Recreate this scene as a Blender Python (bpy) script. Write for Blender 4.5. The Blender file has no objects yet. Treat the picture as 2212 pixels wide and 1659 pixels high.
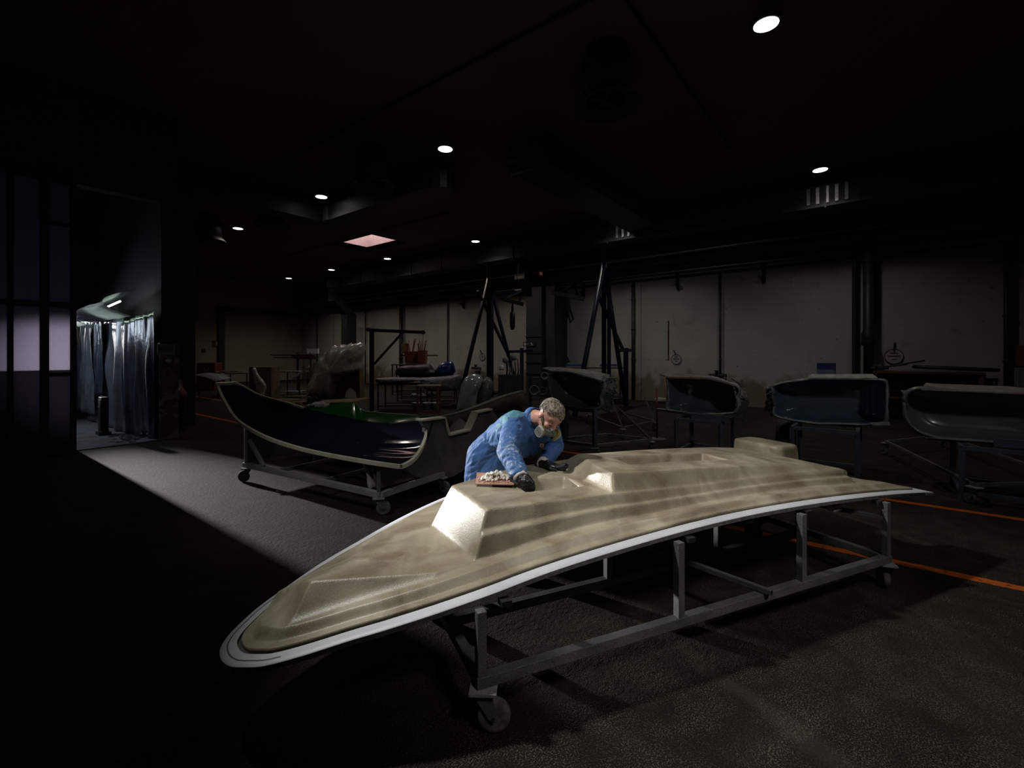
import bpy, bmesh, math, random
import numpy as np
from mathutils import Vector, Matrix, noise
random.seed(7)
SC = bpy.context.scene
COL = SC.collection
# ---------------------------------------------------------------- site frame
# X runs towards the long back wall, Y towards the far end wall, camera stands at X=Y=0
CAMZ = 1.65; FL = 1004.0; CX = 1106.0; HY = 768.0
FW = Vector((.7866, .6175, 0)); RT = Vector((.6175, -.7866, 0))
def ray(px, py):
    return FW + RT * ((px - CX) / FL) + Vector((0, 0, (HY - py) / FL))
C0 = Vector((0, 0, CAMZ))
def W(px, py, d): return C0 + ray(px, py) * d
def WX(px, py, X): r = ray(px, py); return C0 + r * (X / r.x)
def WY(px, py, Y): r = ray(px, py); return C0 + r * (Y / r.y)
def WZ(px, py, z=0): r = ray(px, py); return C0 + r * ((z - CAMZ) / r.z)
def V(*a): return Vector(a)

# ---------------------------------------------------------------- materials
def _n(nt, t, **kw):
    n = nt.nodes.new(t)
    for k, v in kw.items():
        if k in n.inputs: n.inputs[k].default_value = v
        else: setattr(n, k, v)
    return n
def mat(name, c1, c2=None, rough=.6, metal=0, scale=4, detail=4, speck=None, speck_scale=120, speck_amt=.5,
        bump=0, bump_scale=60, coat=0, trans=0, alpha=1, emit=None, estr=0, subs=0, dist=0, ramp=(.35, .65), rough2=None, coat_r=.15, spec=.5, ior=1.45):
    m = bpy.data.materials.new(name); m.use_nodes = True; nt = m.node_tree; L = nt.links
    b = nt.nodes['Principled BSDF']
    c1 = (*c1, 1); c2 = (*c2, 1) if c2 else None
    tc = _n(nt, 'ShaderNodeTexCoord')
    out = None
    if c2:
        nz = _n(nt, 'ShaderNodeTexNoise', Scale=scale, Detail=detail, Distortion=dist); L.new(tc.outputs['Object'], nz.inputs['Vector'])
        r = _n(nt, 'ShaderNodeValToRGB'); r.color_ramp.elements[0].position = ramp[0]; r.color_ramp.elements[1].position = ramp[1]
        r.color_ramp.elements[0].color = c1; r.color_ramp.elements[1].color = c2
        L.new(nz.outputs['Fac'], r.inputs['Fac']); out = r.outputs['Color']
        if rough2 is not None:
            mr = _n(nt, 'ShaderNodeMapRange'); mr.inputs['To Min'].default_value = rough; mr.inputs['To Max'].default_value = rough2
            L.new(nz.outputs['Fac'], mr.inputs['Value']); L.new(mr.outputs['Result'], b.inputs['Roughness'])
    if speck:
        n2 = _n(nt, 'ShaderNodeTexNoise', Scale=speck_scale, Detail=2); L.new(tc.outputs['Object'], n2.inputs['Vector'])
        r2 = _n(nt, 'ShaderNodeValToRGB'); r2.color_ramp.elements[0].position = .5; r2.color_ramp.elements[1].position = .58
        L.new(n2.outputs['Fac'], r2.inputs['Fac'])
        ml = _n(nt, 'ShaderNodeMath', operation='MULTIPLY'); ml.inputs[1].default_value = speck_amt; L.new(r2.outputs['Color'], ml.inputs[0])
        mx = _n(nt, 'ShaderNodeMixRGB'); L.new(ml.outputs[0], mx.inputs['Fac']); mx.inputs['Color2'].default_value = (*speck, 1)
        if out: L.new(out, mx.inputs['Color1'])
        else: mx.inputs['Color1'].default_value = c1
        out = mx.outputs['Color']
    if out: L.new(out, b.inputs['Base Color'])
    else: b.inputs['Base Color'].default_value = c1
    if not (c2 and rough2 is not None): b.inputs['Roughness'].default_value = rough
    b.inputs['Metallic'].default_value = metal
    b.inputs['Specular IOR Level'].default_value = spec
    b.inputs['IOR'].default_value = ior
    b.inputs['Coat Weight'].default_value = coat; b.inputs['Coat Roughness'].default_value = coat_r
    b.inputs['Transmission Weight'].default_value = trans; b.inputs['Alpha'].default_value = alpha
    if emit: b.inputs['Emission Color'].default_value = (*emit, 1); b.inputs['Emission Strength'].default_value = estr
    if bump:
        n3 = _n(nt, 'ShaderNodeTexNoise', Scale=bump_scale, Detail=3); L.new(tc.outputs['Object'], n3.inputs['Vector'])
        bp = _n(nt, 'ShaderNodeBump', Strength=bump, Distance=.01); L.new(n3.outputs['Fac'], bp.inputs['Height'])
        L.new(bp.outputs['Normal'], b.inputs['Normal'])
        if coat: L.new(bp.outputs['Normal'], b.inputs['Coat Normal'])
    return m
M = {}
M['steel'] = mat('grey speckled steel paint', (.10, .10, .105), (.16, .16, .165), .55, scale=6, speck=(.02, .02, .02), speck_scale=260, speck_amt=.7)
M['steel_lit'] = mat('lit grey speckled steel', (.30, .30, .31), (.40, .40, .41), .6, scale=6, speck=(.05, .05, .05), speck_scale=240, speck_amt=.7)  # lighter copy of the steel paint, for parts that look lit
M['steel_dark'] = mat('dark blackened steel', (.025, .025, .03), (.05, .05, .055), .5, metal=.3, scale=5)
M['black'] = mat('matt black', (.012, .012, .012), (.02, .02, .02), .55)
M['rubber'] = mat('dusty rubber', (.06, .06, .058), (.14, .135, .13), .8, scale=25)
M['alu'] = mat('dull aluminium', (.25, .25, .26), (.4, .4, .41), .4, metal=.8, scale=20)
M['galv'] = mat('galvanised duct', (.020, .025, .030), (.034, .040, .046), .5, metal=.3, scale=9)
M['blue'] = mat('deep blue paint', (.004, .007, .028), (.007, .012, .045), .45, scale=6)
M['wood'] = mat('worn plywood', (.20, .12, .06), (.32, .22, .13), .7, scale=7, dist=2)
M['wood_dark'] = mat('dark stained timber', (.05, .028, .016), (.10, .06, .035), .7, scale=7, dist=2)
M['red'] = mat('faded red paint', (.10, .012, .010), (.16, .03, .02), .6, scale=5)
M['rust'] = mat('rusty red plastic', (.16, .045, .02), (.25, .09, .05), .6, scale=5)
M['white'] = mat('white sheet', (.62, .64, .68), (.72, .73, .75), .5, scale=3)
M['cream'] = mat('cream gelcoat edge', (.56, .56, .42), (.68, .68, .55), .55, scale=8)
M['paper'] = mat('off white paper', (.5, .5, .5), (.6, .6, .6), .7)
def obj(name, me, m=None, parent=None, smooth=False):
    if m:
        for x in (m if isinstance(m, (list, tuple)) else [m]): me.materials.append(x)
    if smooth:
        me.polygons.foreach_set('use_smooth', [True] * len(me.polygons))
    o = bpy.data.objects.new(name, me); COL.objects.link(o)
    if parent: o.parent = parent
    return o
def tag(o, label=None, cat=None, group=None, kind=None):
    if label: o['label'] = label
    if cat: o['category'] = cat
    if group: o['group'] = group
    if kind: o['kind'] = kind
    return o
def thing(name, label, cat, loc=(0, 0, 0), group=None, rz=0):
    o = bpy.data.objects.new(name, None); COL.objects.link(o)
    o.location = loc; o.rotation_euler = (0, 0, rz); o.empty_display_size = .2
    return tag(o, label, cat, group)
def mw(o):
    m = Matrix.Translation(o.location) @ Matrix.Rotation(o.rotation_euler.z, 4, 'Z')
    if o.parent: m = mw(o.parent) @ m
    return m

class MB:
    """collects shapes in world coordinates, then links them as one mesh object"""
    def __init__(s): s.v = []; s.f = []; s.mi = []; s.cur = 0
    def add(s, vs, fs):
        n = len(s.v); s.v += [Vector(v) for v in vs]; s.f += [tuple(i + n for i in f) for f in fs]; s.mi += [s.cur] * len(fs); return s
    def box(s, c, size, rz=0, M4=None):
        sx, sy, sz = [x / 2 for x in size]; R = M4 or Matrix.Rotation(rz, 4, 'Z'); c = Vector(c)
        vs = [c + (R @ Vector((x * sx, y * sy, z * sz))) for x in (-1, 1) for y in (-1, 1) for z in (-1, 1)]
        return s.add(vs, [(0, 1, 3, 2), (4, 6, 7, 5), (0, 4, 5, 1), (2, 3, 7, 6), (0, 2, 6, 4), (1, 5, 7, 3)])
    def span(s, a, b):
        a = Vector(a); b = Vector(b); return s.box((a + b) / 2, [abs(x) for x in (b - a)])
    def beam(s, p, q, w=.05, h=None, up=(0, 0, 1)):
        p = Vector(p); q = Vector(q); h = h or w; d = (q - p).normalized(); u = Vector(up)
        if abs(d.dot(u)) > .95: u = Vector((.46, .886, 0))
        r = d.cross(u).normalized(); u = r.cross(d)
        vs = [e + r * (a * w / 2) + u * (b * h / 2) for e in (p, q) for a, b in ((-1, -1), (1, -1), (1, 1), (-1, 1))]
        return s.add(vs, [(3, 2, 1, 0), (4, 5, 6, 7), (0, 1, 5, 4), (1, 2, 6, 5), (2, 3, 7, 6), (3, 0, 4, 7)])
    def tube(s, path, r, n=10, cap=True):
        path = [Vector(p) for p in path]; m = len(path); rr = r if isinstance(r, (list, tuple)) else [r] * m
        vs = []; last = None
        for i, p in enumerate(path):
            d = (path[min(i + 1, m - 1)] - path[max(i - 1, 0)]).normalized()
            a = last if last is not None else (Vector((0, 0, 1)) if abs(d.z) < .9 else Vector((1, 0, 0)))
            a = (a - d * a.dot(d)).normalized(); last = a; b = d.cross(a)
            vs += [p + (a * math.cos(t * 2 * math.pi / n) + b * math.sin(t * 2 * math.pi / n)) * rr[i] for t in range(n)]
        fs = [(i * n + t, i * n + (t + 1) % n, (i + 1) * n + (t + 1) % n, (i + 1) * n + t) for i in range(m - 1) for t in range(n)]
        if cap: fs += [tuple(reversed(range(n))), tuple(range((m - 1) * n, m * n))]
        return s.add(vs, fs)
    def lathe(s, base, prof, n=24, axis=(0, 0, 1)):
        base = Vector(base); ax = Vector(axis).normalized(); a = Vector((1, 0, 0)) if abs(ax.x) < .8 else Vector((0, 0, 1))
        a = (a - ax * a.dot(ax)).normalized(); b = ax.cross(a); vs = []
        for r, h in prof: vs += [base + ax * h + (a * math.cos(t * 2 * math.pi / n) + b * math.sin(t * 2 * math.pi / n)) * r for t in range(n)]
        m = len(prof)
        fs = [(i * n + t, i * n + (t + 1) % n, (i + 1) * n + (t + 1) % n, (i + 1) * n + t) for i in range(m - 1) for t in range(n)]
        if prof[0][0] > 1e-5: fs.append(tuple(reversed(range(n))))
        if prof[-1][0] > 1e-5: fs.append(tuple(range((m - 1) * n, m * n)))
        return s.add(vs, fs)
    def ell(s, c, ax, n=20, m=12):
        """ellipsoid; ax = three axis vectors"""
        c = Vector(c); A, B, Cc = [Vector(a) for a in ax]; vs = [c - Cc]
        for i in range(1, m):
            t = math.pi * i / m - math.pi / 2
            for j in range(n):
                p = 2 * math.pi * j / n; vs.append(c + A * (math.cos(t) * math.cos(p)) + B * (math.cos(t) * math.sin(p)) + Cc * math.sin(t))
        vs.append(c + Cc); k = len(vs) - 1
        fs = [(0, 1 + (j + 1) % n, 1 + j) for j in range(n)]
        for i in range(m - 2):
            for j in range(n): fs.append((1 + i * n + j, 1 + i * n + (j + 1) % n, 1 + (i + 1) * n + (j + 1) % n, 1 + (i + 1) * n + j))
        fs += [(k, 1 + (m - 2) * n + j, 1 + (m - 2) * n + (j + 1) % n) for j in range(n)]
        return s.add(vs, fs)
    def sph(s, c, r, n=16, m=10): return s.ell(c, ((r, 0, 0), (0, r, 0), (0, 0, r)), n, m)
    def cap(s, p, q, r1, r2, n=16):
        """tapered capsule as closed tube with round ends"""
        p = Vector(p); q = Vector(q); d = (q - p).normalized(); path = []; rr = []
        for k in range(5, -1, -1):
            t = math.pi / 2 * k / 5.05; path.append(p - d * r1 * math.sin(t)); rr.append(max(r1 * math.cos(t), 1e-4))
        for k in range(0, 6):
            t = math.pi / 2 * k / 5.05; path.append(q + d * r2 * math.sin(t)); rr.append(max(r2 * math.cos(t), 1e-4))
        return s.tube(path, rr, n)
    def grid(s, rows, flip=False):
        h = len(rows); w = len(rows[0]); fs = []
        for i in range(h - 1):
            for j in range(w - 1):
                f = (i * w + j, i * w + j + 1, (i + 1) * w + j + 1, (i + 1) * w + j); fs.append(f[::-1] if flip else f)
        return s.add([p for r in rows for p in r], fs)
    def prism(s, poly, d):
        """closed polygon (3D, planar) extruded by vector d"""
        n = len(poly); d = Vector(d); poly = [Vector(p) for p in poly]
        return s.add(poly + [p + d for p in poly], [tuple(reversed(range(n))), tuple(range(n, 2 * n))] + [(i, (i + 1) % n, n + (i + 1) % n, n + i) for i in range(n)])
    def build(s, name, m, parent=None, smooth=False, bevel=0, solid=0):
        if parent: I = mw(parent).inverted(); vs = [I @ v for v in s.v]
        else: vs = s.v
        me = bpy.data.meshes.new(name); me.from_pydata([tuple(v) for v in vs], [], s.f)
        if not (len(s.v) > 30000):
            bm = bmesh.new(); bm.from_mesh(me); bmesh.ops.recalc_face_normals(bm, faces=bm.faces) if not solid else None; bm.to_mesh(me); bm.free()
        if max(s.mi or [0]) > 0: me.polygons.foreach_set('material_index', s.mi)
        o = obj(name, me, m, parent, smooth)
        if solid: md = o.modifiers.new('s', 'SOLIDIFY'); md.thickness = solid; md.offset = 0
        if bevel: md = o.modifiers.new('b', 'BEVEL'); md.width = bevel; md.segments = 2; md.limit_method = 'ANGLE'; md.angle_limit = .6
        return o
def weight_smooth(o, ang=.6):
    me = o.data; me.polygons.foreach_set('use_smooth', [True] * len(me.polygons))
    bm = bmesh.new(); bm.from_mesh(me)
    for e in bm.edges:
        if len(e.link_faces) == 2 and e.calc_face_angle(0) > ang: e.smooth = False
    bm.to_mesh(me); bm.free()
def remesh(mb, name, m, parent, voxel, smooth_it=2, disp=None, pick=None):
    """union of overlapping closed shapes as one continuous surface"""
    t = mb.build('tmp', None)
    r = t.modifiers.new('r', 'REMESH'); r.mode = 'VOXEL'; r.voxel_size = voxel; r.use_smooth_shade = True
    if smooth_it: k = t.modifiers.new('k', 'SMOOTH'); k.factor = .5; k.iterations = smooth_it
    dg = bpy.context.evaluated_depsgraph_get(); me = bpy.data.meshes.new_from_object(t.evaluated_get(dg))
    bpy.data.objects.remove(t)
    me.materials.clear(); me.name = name
    if disp:
        n = len(me.vertices); ns = [v.normal.copy() for v in me.vertices]
        for i, v in enumerate(me.vertices): v.co = disp(v.co, ns[i])
    if parent: I = mw(parent).inverted(); me.transform(I)
    o = obj(name, me, m, parent, True)
    if pick:
        A = mw(parent) if parent else Matrix()
        for p in me.polygons: p.material_index = pick(A @ p.center)
    return o
def text(body, size, m, name, parent, pos, rot, ext=.001):
    c = bpy.data.curves.new(name, 'FONT'); c.body = body; c.size = size; c.extrude = ext; c.align_x = 'CENTER'; c.align_y = 'CENTER'
    t = bpy.data.objects.new('t', c); COL.objects.link(t); dg = bpy.context.evaluated_depsgraph_get()
    me = bpy.data.meshes.new_from_object(t.evaluated_get(dg)); bpy.data.objects.remove(t)
    T = Matrix.Translation(pos) @ rot
    if parent: T = mw(parent).inverted() @ T
    me.transform(T); me.materials.clear()
    return obj(name, me, m, parent)
def copy_tree(o, parent=None):
    c = o.copy(); COL.objects.link(c)
    if parent: c.parent = parent
    for ch in [x for x in o.children]: copy_tree(ch, c)
    return c
def lerp(a, b, t): return a + (b - a) * t
def pl(xs, ys, x):
    """piecewise linear"""
    if x <= xs[0]: return ys[0]
    for i in range(1, len(xs)):
        if x <= xs[i]: return lerp(ys[i - 1], ys[i], (x - xs[i - 1]) / (xs[i] - xs[i - 1]))
    return ys[-1]
def sstep(a, b, x): t = min(1, max(0, (x - a) / (b - a))); return t * t * (3 - 2 * t)

# ---------------------------------------------------------------- camera
cam = bpy.data.cameras.new('camera'); co = bpy.data.objects.new('camera', cam); COL.objects.link(co); SC.camera = co
cam.sensor_width = 36; cam.lens = FL / 2212 * 36; cam.shift_y = -(829.5 - HY) / 2212; cam.clip_end = 200
co.location = (0, 0, CAMZ); co.rotation_euler = (math.pi / 2, 0, math.atan2(FW.y, FW.x) - math.pi / 2)
SC.view_settings.view_transform = 'Standard'; SC.view_settings.look = 'None'; SC.view_settings.exposure = 0; SC.view_settings.gamma = 1
SC.view_settings.use_curve_mapping = False
w = bpy.data.worlds.new('w'); SC.world = w; w.use_nodes = True
w.node_tree.nodes['Background'].inputs['Color'].default_value = (.5, .6, .8, 1); w.node_tree.nodes['Background'].inputs['Strength'].default_value = .02
LP1 = 60.0; LP2 = 210.0
# ================================================================ THE HALL
CH = 6.4; XW = 16.5; YE = 31.5; YD = 11.03
def struct(mb, name, m, parent=None, **k):
    o = mb.build(name, m, parent, **k)
    if not parent: o['kind'] = 'structure'
    return o
# floor material: dark worn asphalt with two painted orange lines that run along the hall
def floor_mat():
    m = bpy.data.materials.new('dark worn floor'); m.use_nodes = True; nt = m.node_tree; L = nt.links; b = nt.nodes['Principled BSDF']
    g = _n(nt, 'ShaderNodeNewGeometry')
    def noise_(sc, det=4, dist=0):
        n = _n(nt, 'ShaderNodeTexNoise', Scale=sc, Detail=det, Distortion=dist); L.new(g.outputs['Position'], n.inputs['Vector']); return n.outputs['Fac']
    def ramp(fac, p0, p1, c0, c1):
        r = _n(nt, 'ShaderNodeValToRGB'); e = r.color_ramp.elements; e[0].position = p0; e[1].position = p1; e[0].color = (*c0, 1); e[1].color = (*c1, 1); L.new(fac, r.inputs['Fac']); return r.outputs['Color']
    def mix(f, a, c):
        x = _n(nt, 'ShaderNodeMixRGB'); L.new(f, x.inputs['Fac']) if not isinstance(f, float) else setattr(x.inputs['Fac'], 'default_value', f)
        L.new(a, x.inputs['Color1']) if not isinstance(a, tuple) else setattr(x.inputs['Color1'], 'default_value', (*a, 1))
        L.new(c, x.inputs['Color2']) if not isinstance(c, tuple) else setattr(x.inputs['Color2'], 'default_value', (*c, 1)); return x.outputs['Color']
    def mth(op, a, c=None):
        x = _n(nt, 'ShaderNodeMath', operation=op)
        for i, q in enumerate((a, c)):
            if q is None: continue
            if isinstance(q, (int, float)): x.inputs[i].default_value = q
            else: L.new(q, x.inputs[i])
        return x.outputs[0]
    base = ramp(noise_(.9, 6), .35, .7, (.007, .0058, .0044), (.020, .0160, .0118))
    spk = ramp(noise_(140, 2), .50, .62, (0, 0, 0), (1, 1, 1))
    mot = ramp(noise_(5, 6, .8), .38, .66, (.25, .25, .25), (1, 1, 1)); base = mix(mth('MULTIPLY', mth('MULTIPLY', spk, mot), .85), base, (.098, .082, .062))
    pits = ramp(noise_(40, 3), .36, .46, (1, 1, 1), (0, 0, 0))
    base = mix(mth('MULTIPLY', pits, .7), base, (.012, .011, .010))
    # pale streaky scuffs and cracks
    sc = ramp(noise_(1.3, 8, 1.5), .60, .72, (0, 0, 0), (1, 1, 1)); base = mix(mth('MULTIPLY', sc, .35), base, (.05, .042, .032))
    vor = _n(nt, 'ShaderNodeTexVoronoi', Scale=.35, feature='DISTANCE_TO_EDGE')
    dn = _n(nt, 'ShaderNodeTexNoise', Scale=3.0, Detail=6); L.new(g.outputs['Position'], dn.inputs['Vector'])
    mxv = _n(nt, 'ShaderNodeMixRGB'); mxv.inputs['Fac'].default_value = .12; L.new(g.outputs['Position'], mxv.inputs['Color1']); L.new(dn.outputs['Color'], mxv.inputs['Color2'])
    L.new(mxv.outputs['Color'], vor.inputs['Vector'])
    crk = ramp(vor.outputs['Distance'], .004, .012, (1, 1, 1), (0, 0, 0)); base = mix(mth('MULTIPLY', crk, .35), base, (.045, .038, .03))
    # lines
    sx = _n(nt, 'ShaderNodeSeparateXYZ'); L.new(g.outputs['Position'], sx.inputs[0]); X = sx.outputs['X']
    wob = mth('MULTIPLY', mth('SUBTRACT', noise_(25, 4), .5), .035); Xw = mth('ADD', X, wob)
    def line(x0, hw): return mth('LESS_THAN', mth('ABSOLUTE', mth('SUBTRACT', Xw, x0)), hw)
    ln = mth('MAXIMUM', line(4.82, .05), line(6.85, .05)); wear = ramp(noise_(18, 6), .30, .42, (0, 0, 0), (1, 1, 1))
    base = mix(mth('MULTIPLY', mth('MULTIPLY', ln, wear), .9), base, (.50, .105, .015))
    L.new(base, b.inputs['Base Color']); b.inputs['Roughness'].default_value = .85; b.inputs['Specular IOR Level'].default_value = .12
    bp = _n(nt, 'ShaderNodeBump', Strength=.55, Distance=.006); L.new(mth('ADD', noise_(110, 3), mth('MULTIPLY', noise_(30, 3), 1.5)), bp.inputs['Height']); L.new(bp.outputs['Normal'], b.inputs['Normal'])
    return m
struct(MB().span((-7, -9, -.1), (XW + .2, YE + .2, 0)), 'floor', floor_mat())
# dirty white plaster
def wall_mat(name, hi, dirt, dado=1.0, soot=None):
    m = bpy.data.materials.new(name); m.use_nodes = True; nt = m.node_tree; L = nt.links; b = nt.nodes['Principled BSDF']
    g = _n(nt, 'ShaderNodeNewGeometry'); sx = _n(nt, 'ShaderNodeSeparateXYZ'); L.new(g.outputs['Position'], sx.inputs[0])
    def nz(sc, det, dist=0, v=None):
        n = _n(nt, 'ShaderNodeTexNoise', Scale=sc, Detail=det, Distortion=dist); L.new(v or g.outputs['Position'], n.inputs['Vector']); return n.outputs['Fac']
    def rp(f, a, c, c0, c1):
        r = _n(nt, 'ShaderNodeValToRGB'); e = r.color_ramp.elements; e[0].position = a; e[1].position = c; e[0].color = (*c0, 1); e[1].color = (*c1, 1); L.new(f, r.inputs['Fac']); return r.outputs['Color']
    def mixf(f, a, c, k=1.0):
        ml = _n(nt, 'ShaderNodeMath', operation='MULTIPLY'); ml.inputs[1].default_value = k; L.new(f, ml.inputs[0])
        x = _n(nt, 'ShaderNodeMixRGB'); L.new(ml.outputs[0], x.inputs['Fac']); L.new(a, x.inputs['Color1']); x.inputs['Color2'].default_value = (*c, 1); return x.outputs['Color']
    base = rp(nz(.8, 5), .3, .7, tuple(c * .82 for c in hi), hi)
    base = mixf(rp(nz(1.6, 7, 1), .60, .74, (0, 0, 0), (1, 1, 1)), base, dirt, .30)
    base = mixf(rp(nz(9, 4), .70, .73, (0, 0, 0), (1, 1, 1)), base, (.03, .025, .02), .6)
    # block joints
    mp = _n(nt, 'ShaderNodeMath', operation='PINGPONG'); L.new(sx.outputs['Z'], mp.inputs[0]); mp.inputs[1].default_value = .125
    jl = rp(mp.outputs[0], .004, .010, (1, 1, 1), (0, 0, 0)); base = mixf(jl, base, tuple(c * .6 for c in hi), .35)
    # dirt splashes near the ground
    zz = _n(nt, 'ShaderNodeMath', operation='ADD'); L.new(sx.outputs['Z'], zz.inputs[0])
    nn = _n(nt, 'ShaderNodeMath', operation='MULTIPLY_ADD'); L.new(nz(1.7, 6, .6), nn.inputs[0]); nn.inputs[1].default_value = -2.2; nn.inputs[2].default_value = 1.1; L.new(nn.outputs[0], zz.inputs[1])
    r = _n(nt, 'ShaderNodeMapRange'); L.new(zz.outputs[0], r.inputs['Value']); r.inputs['From Min'].default_value = dado - .25; r.inputs['From Max'].default_value = dado + .2; r.inputs['To Min'].default_value = 1; r.inputs['To Max'].default_value = 0
    base = mixf(r.outputs['Result'], base, dirt, .85)
    L.new(base, b.inputs['Base Color']); b.inputs['Roughness'].default_value = .85
    bp = _n(nt, 'ShaderNodeBump', Strength=.3, Distance=.01); L.new(nz(30, 4), bp.inputs['Height']); L.new(bp.outputs['Normal'], b.inputs['Normal'])
    return m
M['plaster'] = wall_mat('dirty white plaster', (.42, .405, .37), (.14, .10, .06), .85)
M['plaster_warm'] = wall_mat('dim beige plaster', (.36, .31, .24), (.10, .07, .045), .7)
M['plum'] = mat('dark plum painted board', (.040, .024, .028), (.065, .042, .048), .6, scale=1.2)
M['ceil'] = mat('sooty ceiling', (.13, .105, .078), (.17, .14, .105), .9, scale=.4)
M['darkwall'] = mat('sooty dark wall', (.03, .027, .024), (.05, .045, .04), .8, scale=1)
struct(MB().span((XW, -9, 0), (XW + .2, YE + .2, CH)), 'wall_back', M['plaster'])
struct(MB().span((3.2, YE, 0), (XW, YE + .2, CH)), 'wall_end', M['plaster_warm'])
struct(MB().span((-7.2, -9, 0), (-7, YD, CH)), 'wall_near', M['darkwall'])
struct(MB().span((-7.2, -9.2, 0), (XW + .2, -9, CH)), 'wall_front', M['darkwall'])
# ceiling with the skylight opening
b = MB(); sx0, sx1, sy0, sy1 = 10.95, 12.6, 15.6, 18.3
for a, c in (((-7.2, -9.2), (sx0, YE + .2)), ((sx1, -9.2), (XW + .2, YE + .2)), ((sx0, -9.2), (sx1, sy0)), ((sx0, sy1), (sx1, YE + .2))):
    b.span((a[0], a[1], CH), (c[0], c[1], CH + .2))
struct(b, 'ceiling', M['ceil'])
win = tag(bpy.data.objects.new('window_1', None), kind='structure'); COL.objects.link(win); win.location = (sx0, sy0, CH)
M['pinkshaft'] = mat('pale pink skylight shaft', (.50, .38, .36), (.56, .44, .42), .8)
b = MB(); t = .05
for a, c in (((sx0 - t, sy0 - t), (sx1 + t, sy0)), ((sx0 - t, sy1), (sx1 + t, sy1 + t)), ((sx0 - t, sy0), (sx0, sy1)), ((sx1, sy0), (sx1 + t, sy1))):
    b.span((a[0], a[1], CH + .0), (c[0], c[1], CH + 1.5))
b.build('shaft', M['pinkshaft'], win)
MB().span((sx0 - t, sy0 - t, CH + 1.5), (sx1 + t, sy1 + t, CH + 1.52)).build('skylight_pane', mat('skylight sheet', (.7, .7, .75), trans=.9, rough=.6), win)
# wall with the tall sliding door (left) and the pier
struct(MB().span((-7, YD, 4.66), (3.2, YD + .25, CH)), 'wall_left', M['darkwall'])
M['pier'] = mat('chipped painted pier', (.07, .062, .057), (.20, .19, .175), .75, scale=7, ramp=(.52, .56), detail=8)
b = MB(); b.span((2.90, YD + .02, 0), (3.22, YD + .45, 1.9)); struct(b, 'trim_1', M['pier'])
M['pierup'] = mat('brown painted pier', (.030, .014, .009), (.045, .022, .014), .7)
b = MB(); b.span((2.93, YD + .04, 1.9), (3.22, YD + .45, 4.66)); struct(b, 'trim_2', M['pierup'])
# sliding door leaf: dark frame, ribbed translucent panes
dr = tag(bpy.data.objects.new('door_1', None), kind='structure'); COL.objects.link(dr); dr.location = (-1.9, YD - .05, 0)
M['doorframe'] = mat('black door frame', (.012, .012, .015), (.02, .02, .024), .5)
def pane_mat(name, c, tr):
    m = mat(name, c, tuple(x * .6 for x in c), .35, scale=3, detail=6, trans=0); nt = m.node_tree; L = nt.links; p = nt.nodes['Principled BSDF']
    o = [n for n in nt.nodes if n.type == 'OUTPUT_MATERIAL'][0]
    tl = _n(nt, 'ShaderNodeBsdfTranslucent'); tl.inputs['Color'].default_value = (*[x * tr for x in (.8, .75, .9)], 1)
    mx = _n(nt, 'ShaderNodeMixShader'); mx.inputs['Fac'].default_value = .55; L.new(p.outputs[0], mx.inputs[1]); L.new(tl.outputs[0], mx.inputs[2]); L.new(mx.outputs[0], o.inputs['Surface'])
    g = _n(nt, 'ShaderNodeNewGeometry'); sx = _n(nt, 'ShaderNodeSeparateXYZ'); L.new(g.outputs['Position'], sx.inputs[0])
    mm = _n(nt, 'ShaderNodeMath', operation='PINGPONG'); L.new(sx.outputs['X'], mm.inputs[0]); mm.inputs[1].default_value = .01
    bp = _n(nt, 'ShaderNodeBump', Strength=.8, Distance=.4); L.new(mm.outputs[0], bp.inputs['Height']); L.new(bp.outputs['Normal'], p.inputs['Normal']); L.new(bp.outputs['Normal'], tl.inputs['Normal'])
    return m
M['pane'] = pane_mat('ribbed translucent sheet', (.10, .09, .11), .5)
M['pane_low'] = pane_mat('grimy ribbed sheet', (.045, .035, .033), .10)
b = MB(); y0, y1 = YD - .10, YD - .02
xs = [(-1.9, -1.8), (-1.1, -1.0), (-.2, -.1), (.20, .27), (.86, .93), (1.23, 1.34), (1.60, 1.68)]
for a, c in xs: b.span((a, y0, 0), (c, y1, 4.7))
for z0, z1 in ((0, .12), (2.46, 2.56), (4.58, 4.7)): b.span((-1.9, y0 + .005, z0), (1.68, y1 - .005, z1))
for a, c, z in ((1.34, 1.6, 3.86), (1.34, 1.6, 1.30), (-.1, .2, 1.3)): b.span((a, y0, z), (c, y1, z + .06))
b.build('door_frame', M['doorframe'], dr)
for i in range(6):
    x0, x1 = xs[i][1], xs[i + 1][0]
    MB().span((x0, YD - .065, 2.56), (x1, YD - .055, 4.58)).build('pane', M['pane'], dr)
    MB().span((x0, YD - .065, 1.40), (x1, YD - .055, 2.46)).build('pane', M['pane'], dr)
    MB().span((x0, YD - .065, .12), (x1, YD - .055, 1.40)).build('lower_panel', M['pane_low'], dr)
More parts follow.
